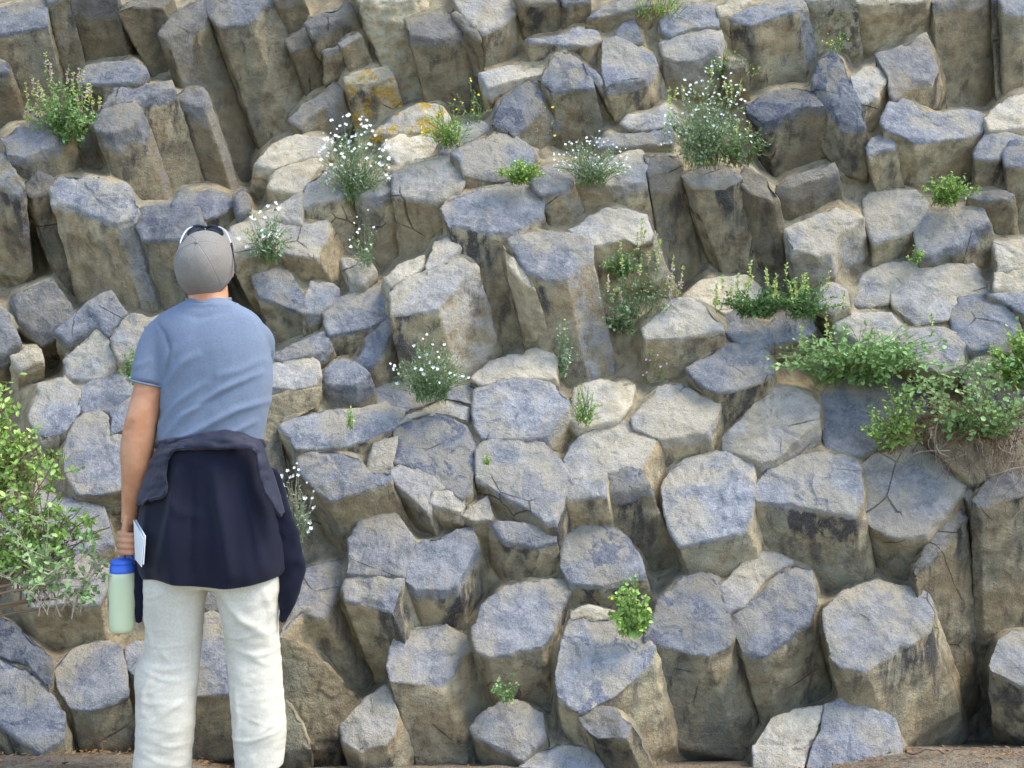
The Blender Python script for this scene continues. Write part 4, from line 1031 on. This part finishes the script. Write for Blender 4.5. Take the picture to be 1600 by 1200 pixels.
YGR = plain('yellow_green_spike', (.38, .44, .12), .6, .2)
class Bag:
    def __init__(s): s.V = []; s.F = []; s.H = []
    def leaf(s, p, d, up, L, W, hue):
        d = d / (np.linalg.norm(d) + 1e-9); sd = np.cross(d, up); sd /= np.linalg.norm(sd) + 1e-9; nn = np.cross(sd, d)
        o = len(s.V)
        s.V += [p, p + d * L * .35 + sd * W * .5 + nn * W * .12, p + d * L * .75 + sd * W * .36 + nn * W * .06, p + d * L, p + d * L * .75 - sd * W * .36 + nn * W * .06, p + d * L * .35 - sd * W * .5 + nn * W * .12, p + d * L * .5 - nn * W * .05]
        for a, b in ((0, 1), (1, 2), (2, 3), (3, 4), (4, 5), (5, 0)): s.F.append((o + a, o + b, o + 6))
        s.H += [hue] * 7
    def stem(s, pts, r0, r1, n=4):
        o = len(s.V); m = len(pts)
        for i, p in enumerate(pts):
            t = pts[min(i + 1, m - 1)] - pts[max(i - 1, 0)]; t = t / (np.linalg.norm(t) + 1e-9)
            a = np.cross(t, (.3, .9, .1)); a /= np.linalg.norm(a) + 1e-9; b = np.cross(t, a); r = r0 + (r1 - r0) * i / max(1, m - 1)
            for q in range(n):
                an = 2 * math.pi * q / n; s.V.append(p + (a * math.cos(an) + b * math.sin(an)) * r); s.H.append(0)
        for i in range(m - 1):
            for q in range(n): k = (q + 1) % n; s.F.append((o + i * n + q, o + i * n + k, o + (i + 1) * n + k, o + (i + 1) * n + q))
    def flower(s, p, nrm, r, rng):
        nrm = nrm / (np.linalg.norm(nrm) + 1e-9); a = np.cross(nrm, (.2, .1, .9)); a /= np.linalg.norm(a) + 1e-9; b = np.cross(nrm, a)
        for q in range(5):
            an = 2 * math.pi * q / 5 + rng.random(); d = a * math.cos(an) + b * math.sin(an)
            s.leaf(p, d + nrm * .25, nrm, r, r * .8, 0)
    def make(s, name, mat, par, hue=False):
        if not s.V: return None
        return link_mesh(name, s.V, s.F, mat, par, smooth=False, attrs={'hue': s.H} if hue else None)
def plant(name, label, cat, px, py, w, h, n, leaf='green', L=.028, W=.016, per=14, droop=0.12, fl=None, nfl=0, fr=.008, seed=0, d=None, spread=1.0, stemmat=None, spikes=0, group=None, lean=0.0, start=.08, bush=0, sr=.0016, hue=.25, toward=.7, ground=None):
    """px, py: where it is rooted; w, h: half width and height of its crown in pixels"""
    rng = np.random.RandomState(seed + 100); dd_ = (min(rock_at(px, py), rock_at(px, py + 8)) - .04) if d is None else d
    if d is None: w *= 1.22; h *= 1.18; L *= 1.35; W *= 1.35; n = int(n * 1.35); fr *= .8
    base = np.array(at(px, py, dd_)); sc = dd_ / FPX
    fwd = 0.0
    if d is None:      # lean out far enough to clear the stones above the root
        fwd = max(0.0, dd_ - min(rock_at(px + a_ * w * .5, py - b_ * h) for a_ in (-1, 0, 1) for b_ in (.3, .6, .95))) + .01
    o = root(name, base); tag(o, label, cat, group)
    st, lf, fw, sp = Bag(), Bag(), Bag(), Bag()
    for i in range(n):
        u = rng.uniform(-1, 1) * spread; el = rng.uniform(.35, 1) ** .7
        ex = (u * w + lean * h) * sc; ez = h * sc * el * math.sqrt(max(.08, 1 - (u * .85) ** 2)) - droop * abs(u) * h * sc
        ey = -rng.uniform(-.15, 1) * w * sc * toward - fwd
        tip = base + np.array([ex, ey, ez]); b0 = base + np.array([rng.uniform(-.38, .38) * w * sc, rng.uniform(-.03, .01), rng.uniform(-.04, .10) * h * sc])
        mid = (b0 + tip) / 2 + np.array([-ex * .15, rng.uniform(-.02, .0), abs(ex) * .25 * (1 - droop)]) + rng.normal(0, .006, 3)
        pts = [(1 - t) ** 2 * b0 + 2 * t * (1 - t) * mid + t * t * tip for t in np.linspace(0, 1, 7)]
        st.stem(pts, sr, sr * .5)
        if bush:
            for _ in range(bush):
                t = rng.uniform(.3, 1); q0 = pts[int(t * 6)]; q1 = q0 + rng.normal(0, 1, 3) * np.array([.06, .05, .05]) + np.array([0, 0, .02])
                st.stem([q0, (q0 + q1) / 2 + rng.normal(0, .006, 3), q1], sr * .7, sr * .4, 3)
                for _k in range(per):
                    t2 = rng.uniform(.25, 1.05); p = q0 + (q1 - q0) * t2; dr = rng.normal(0, 1, 3) + np.array([0, -.2, .4]); s_ = rng.uniform(.6, 1.15)
                    lf.leaf(p, dr, rng.normal(0, .5, 3) + np.array([0, -.5, 1]), L * s_, W * s_, float(rng.random() < hue) * rng.random())
        else:
            for _k in range(per):
                t = rng.uniform(start, 1); f = t * 6; i0 = min(int(f), 5); p = pts[i0] + (pts[i0 + 1] - pts[i0]) * (f - i0)
                tg = pts[i0 + 1] - pts[i0]; tg = tg / (np.linalg.norm(tg) + 1e-9)
                dr = tg * .5 + rng.normal(0, .7, 3); s_ = rng.uniform(.6, 1.15) * (1.1 - .4 * t)
                lf.leaf(p, dr, rng.normal(0, .5, 3) + np.array([0, -.5, 1]), L * s_, W * s_, float(rng.random() < hue) * rng.random())
        if spikes and rng.random() < spikes:
            top = pts[-1]; ln = rng.uniform(.05, .11); e = top + np.array([rng.normal(0, .01), rng.normal(0, .01), ln])
            st.stem([top, e], sr * .6, sr * .4, 3); sp = Bag(); fw = Bag(); sp.stem([top, e], sr * .6, sr * .5, 3)
            for _k in range(20):
                t = rng.random(); (fw if (fl == 'pink' and rng.random() < .3) else sp).leaf(top + (e - top) * t, rng.normal(0, 1, 3) + np.array([0, 0, .8]), np.array([0, -1, .2]), .014, .007, 0)
            sp.make('flower_spike', YGR, o); fw.make('pink_flower', PINK, o)
    mats = {'white': WHITE, 'yellow': YELL, 'pink': PINK}
    for i in range(nfl):
        u = rng.uniform(-1, 1); el = rng.uniform(.3, 1.08)
        p = base + np.array([(u * w * .95 + lean * h) * sc, -rng.uniform(0.1, 1.05) * w * sc * toward - fwd, h * sc * el * math.sqrt(max(.15, 1 - (u * .8) ** 2))])
        one = Bag(); one.flower(p, np.array([rng.normal(0, .4), -1, .6]), fr * rng.uniform(.6, 1.25), rng)
        if i < 100: one.make('flower', {'white': WHITE, 'yellow': YELL, 'pink': PINK}.get(fl, WHITE), o)
        if rng.random() < .5: st.stem([p, p + (base - p) * .3 + np.array([0, .01, 0])], .0008, .001, 3)
    if ground is not None:       # woody stems rising from the dirt
        g0 = np.array(at(ground, 1200, dd_)); g0[2] = float(ground_z(g0[0], g0[1])) - .01; wd_ = Bag()
        for i in range(5):
            e_ = base + np.array([rng.uniform(-.3, .3) * w * sc, rng.uniform(-.06, .02), rng.uniform(0, .12)]); s0 = g0 + np.array([rng.normal(0, .04), rng.normal(0, .03), 0])
            m_ = np.array([s0[0] - .12, (s0[1] + e_[1]) / 2, s0[2] * .05 + e_[2] * .95]) + rng.normal(0, .03, 3)
            wd_.stem([(1 - t) ** 2 * s0 + 2 * t * (1 - t) * m_ + t * t * e_ for t in np.linspace(0, 1, 12)], .009, .004, 7)
        wd_.make('trunk', TWIG, o)
    st.make('stems', stemmat or STEM, o); lf.make('foliage', LM[leaf], o, True)
    return o
plant('wild_shrub', 'bushy green shrub with pink and yellow upright spikes on the upper left ledge', 'shrub', 108, 226, 50, 92, 50, 'green', .020, .012, 26, fl='pink', spikes=.45, seed=1, hue=.35)
plant('flowering_plant', 'airy clump crowded with small white flowers, beside the dark recess', 'plant', 558, 318, 48, 104, 90, 'pale', .016, .005, 22, fl='white', nfl=100, fr=.0125, seed=2)
plant('flowering_plant', 'sprawling plant with a few larger white flowers right of the man\'s cap', 'plant', 418, 412, 38, 78, 34, 'grey', .020, .009, 14, fl='white', nfl=20, fr=.015, seed=3)
plant('flowering_plant', 'thin white flowered stalks hanging at the foot of tan columns', 'plant', 572, 418, 20, 72, 12, 'grey', .014, .007, 9, fl='white', nfl=11, fr=.011, seed=4)
plant('flowering_plant', 'low green tuft with tall yellow flower stems under the orange lichen', 'plant', 700, 232, 40, 60, 34, 'bright', .018, .006, 16, fl='yellow', nfl=6, fr=.010, seed=5)
plant('flowering_plant', 'slender stalks with yellow flowers against the brown streaked column', 'plant', 738, 192, 26, 52, 9, 'green', .012, .006, 8, fl='yellow', nfl=7, fr=.009, seed=6)
plant('flowering_plant', 'single tall stalk carrying one yellow flower left of the rounded pillar', 'plant', 850, 248, 12, 70, 6, 'pale', .014, .006, 10, fl='yellow', nfl=2, fr=.014, seed=7)
plant('grass_tuft', 'bright grass tuft on the block end near the top edge', 'plant', 1016, 78, 34, 68, 50, 'bright', .026, .006, 14, seed=8, sr=.0012)
plant('wild_shrub', 'large bush dotted with tiny white flowers, upper right of centre', 'shrub', 1096, 262, 58, 118, 84, 'pale', .018, .009, 16, fl='white', nfl=90, fr=.010, seed=9, spikes=.06)
plant('wild_shrub', 'green twiggy sprawl spilling right from the tiny white flowered bush', 'shrub', 1150, 262, 46, 62, 30, 'dark', .018, .010, 16, seed=10, stemmat=TWIG)
plant('wild_shrub', 'small yellow green shrub beneath the curved column end', 'shrub', 1120, 158, 34, 40, 30, 'bright', .014, .009, 14, fl='yellow', nfl=2, fr=.008, seed=11)
plant('flowering_plant', 'pale grey cushion sprinkled with tiny white flowers over speckled block ends', 'plant', 922, 292, 50, 62, 60, 'pale', .014, .005, 18, fl='white', nfl=90, fr=.0085, seed=12)
plant('leafy_plant', 'compact green tuft on the rough speckled block', 'plant', 812, 288, 34, 34, 40, 'bright', .016, .010, 16, seed=13)
plant('wild_shrub', 'tall leafy plant with pink tips right of the pitted column', 'shrub', 992, 548, 52, 140, 38, 'grey', .018, .012, 15, fl='pink', spikes=.4, seed=14)
plant('leafy_plant', 'rounded green tuft at the top left of the pink tipped plant', 'plant', 968, 432, 28, 34, 26, 'green', .015, .010, 16, seed=15)
plant('leafy_plant', 'blue green leafy branch reaching down left of the pink tipped plant', 'plant', 962, 530, 24, 48, 18, 'grey', .017, .012, 16, seed=16)
plant('leafy_plant', 'slender pale sprig with rounded leaves on the dark rock front', 'plant', 878, 592, 18, 84, 11, 'pale', .015, .013, 16, seed=17, fl='yellow', nfl=2, fr=.007)
plant('flowering_plant', 'spiky grass like plant with white flowers in the middle of the wall', 'plant', 674, 628, 52, 86, 60, 'grey', .022, .0045, 22, fl='white', nfl=30, fr=.011, seed=18)
plant('flowering_plant', 'tiny hanging plant with magenta flowers above the bright ledge', 'plant', 1010, 620, 16, 62, 10, 'green', .013, .009, 14, fl='pink', nfl=7, fr=.009, seed=19)
plant('leafy_plant', 'yellowish wispy tufts on the tan shelf', 'plant', 912, 664, 24, 58, 22, 'bright', .014, .008, 9, seed=20, fl='yellow', nfl=3, fr=.006)
plant('wild_shrub', 'left leafy sprig with yellow tips under the stained columns', 'shrub', 1180, 498, 56, 52, 44, 'dark', .017, .010, 20, spikes=.25, seed=21)
plant('wild_shrub', 'dark leafy sprig under the split pale column', 'shrub', 1252, 500, 52, 60, 44, 'dark', .017, .010, 20, spikes=.2, seed=22)
plant('wild_shrub', 'broad light green bush on the ledge above the large bluish block', 'shrub', 1330, 604, 126, 86, 80, 'green', .026, .018, 16, seed=23, spikes=.04, hue=.5)
plant('wild_shrub', 'long trailing green branches over the grey rocks at right', 'shrub', 1450, 622, 110, 56, 70, 'green', .022, .015, 16, seed=24, hue=.5, droop=.35)
plant('wild_shrub', 'leafy green growth above the tangle of dry brown roots', 'shrub', 1520, 690, 112, 112, 60, 'green', .024, .019, 12, seed=25, stemmat=TWIG, hue=.4)
plant('wild_shrub', 'vivid green sprays over the corner of the large bluish block', 'shrub', 1392, 706, 44, 100, 34, 'bright', .020, .015, 18, seed=26, stemmat=TWIG)
plant('wild_shrub', 'bright green bush cut by the right edge of the photo', 'shrub', 1598, 608, 52, 104, 46, 'bright', .024, .020, 24, seed=27, stemmat=TWIG)
plant('leafy_plant', 'single bright green sprig growing from a crack in the lower wall', 'plant', 985, 992, 32, 86, 20, 'bright', .022, .017, 20, seed=28, fl='yellow', nfl=1, fr=.01)
plant('leafy_plant', 'small faint sprig near the bottom of the wall', 'plant', 792, 1098, 20, 50, 11, 'green', .013, .011, 12, seed=29)
plant('flowering_plant', 'pale bush with small white flowers beside the tied jacket', 'plant', 462, 858, 34, 128, 46, 'grey', .019, .007, 24, fl='white', nfl=40, fr=.008, seed=30, stemmat=PTWIG, d=3.75)
plant('leafy_plant', 'green tuft on top of the rough bluish column end, right', 'plant', 1474, 322, 44, 40, 44, 'bright', .018, .008, 18, seed=31)
plant('flowering_plant', 'faint yellow flowered weed on the mossy dark column', 'plant', 1305, 84, 20, 34, 8, 'bright', .010, .006, 9, fl='yellow', nfl=7, fr=.006, seed=32)
plant('leafy_plant', 'little weed in the joint above the large pale boulder end', 'plant', 1428, 412, 16, 26, 12, 'bright', .012, .008, 9, seed=33)
plant('leafy_plant', 'small plant beside the man\'s left sleeve', 'plant', 206, 600, 16, 56, 12, 'green', .014, .009, 12, seed=34)
plant('leafy_plant', 'grassy sprig on the rough wide end right of the waist', 'plant', 548, 672, 8, 34, 8, 'bright', .014, .005, 9, seed=35)
plant('leafy_plant', 'tiny seedling in the middle of the seven sided end', 'plant', 764, 726, 10, 16, 6, 'bright', .011, .009, 7, seed=36)
# the big bush at the left edge, in front of the rock
plant('leafy_bush', 'big loose bush with sunlit yellow green leaves left of the man\'s arm', 'bush', 30, 935, 160, 300, 40, 'bright', .026, .015, 9, bush=6, seed=40, ground=-170, d=3.45, stemmat=TWIG, hue=.5, sr=.003, spread=1.0, toward=.35)  # hue=.5 paints sunlight into the bush by paling half its leaves
plant('leafy_bush', 'upper left bush branches rising along the left edge of the photo', 'bush', -20, 800, 96, 235, 40, 'bright', .026, .015, 11, bush=7, seed=41, ground=-190, d=3.5, stemmat=TWIG, hue=.45, sr=.003, toward=.35)
plant('leafy_bush', 'thin twigs with green leaves reaching across to the man\'s hand', 'bush', 90, 960, 105, 190, 16, 'green', .024, .014, 9, bush=4, seed=42, ground=-160, d=3.3, stemmat=PTWIG, hue=.5, sr=.0025, toward=.25)
# dry roots hanging below the right-hand plants
def roots():
    o = root('dry_roots', at(1500, 720, wall_depth(1500, 720) - .1)); tag(o, 'tangle of dry brown roots and twigs hanging over the dark rock at right', 'roots')
    rng = np.random.RandomState(5); b, b2, lf = Bag(), Bag(), Bag()
    for i in range(190):
        px = rng.uniform(1440, 1615); py = 668 + rng.uniform(-22, 40) + (px - 1440) * .12; d = wall_depth(px, py) - rng.uniform(.02, .20)
        L = rng.uniform(25, 120) * (0.6 if rng.random() < .5 else 1); ax = rng.normal(0, .45)
        pts = [np.array(at(px, py, d))]
        for q in range(6): ax += rng.normal(0, .28); pts.append(pts[-1] + np.array([math.sin(ax) * L / 6, rng.normal(0, 3), -abs(math.cos(ax)) * L / 6]) * .0026)
        (b if rng.random() < .6 else b2).stem(pts, rng.uniform(.001, .0028), .0006)
    for i in range(700):
        px = rng.uniform(1425, 1615); py = 655 + rng.normal(0, 24) + (px - 1440) * .1; d = wall_depth(px, py) - rng.uniform(0, .18)
        lf.leaf(np.array(at(px, py, d)), rng.normal(0, 1, 3), rng.normal(0, 1, 3), .02, .007, 0)
    b.make('brown_root', TWIG, o); b2.make('pale_root', PTWIG, o); tag(lf.make('dead_leaves', LM['dry'], o, True), kind='stuff')
roots()
# leaf litter and twigs on the ground
def litter():
    rng = np.random.RandomState(9); b = Bag()
    for i in range(5200):
        x = rng.uniform(-2.6, 2.8); y = rng.uniform(3.1, 4.15)
        if rng.random() > .35 and -1.1 < x < 1.0: continue
        z = float(ground_z(x, y)) + .008; a = rng.uniform(0, 6.3); s_ = rng.uniform(.5, 1.3)
        b.leaf(np.array([x, y, z]), np.array([math.cos(a), math.sin(a), rng.normal(0, .2)]), np.array([rng.normal(0, .4), rng.normal(0, .4), 1]), .022 * s_, .008 * s_, rng.random() * .6)
    o = b.make('leaf_litter', LM['dry'], None, True); tag(o, 'brown dry leaf litter scattered over the dirt', 'leaf litter', kind='stuff')
litter()
for i, (px, py, qx, qy) in enumerate([(1410, 1165, 1500, 1178), (1480, 1205, 1600, 1165), (1530, 1140, 1610, 1152)]):
    b = Bag(); d = 3.75; p0 = np.array(at(px, py, d)); p1 = np.array(at(qx, qy, d)); p0[2] = float(ground_z(p0[0], d)) + .02; p1[2] = float(ground_z(p1[0], d)) + .03
    rng = np.random.RandomState(i); p0[1] -= .1 * i; p1[1] -= .1 * i
    b.stem([p0 + (p1 - p0) * t + rng.normal(0, .008, 3) for t in np.linspace(0, 1, 9)], .006, .003, 6)
    o = link_mesh('fallen_twig', b.V, b.F, TWIG, origin=p0)
    tag(o, ['short fallen twig touching the cracked bottom slab', 'longest fallen twig on the dirt at bottom right', 'fallen twig nearest the dark right edge column'][i], 'twig', 'twigs lying on the dirt')
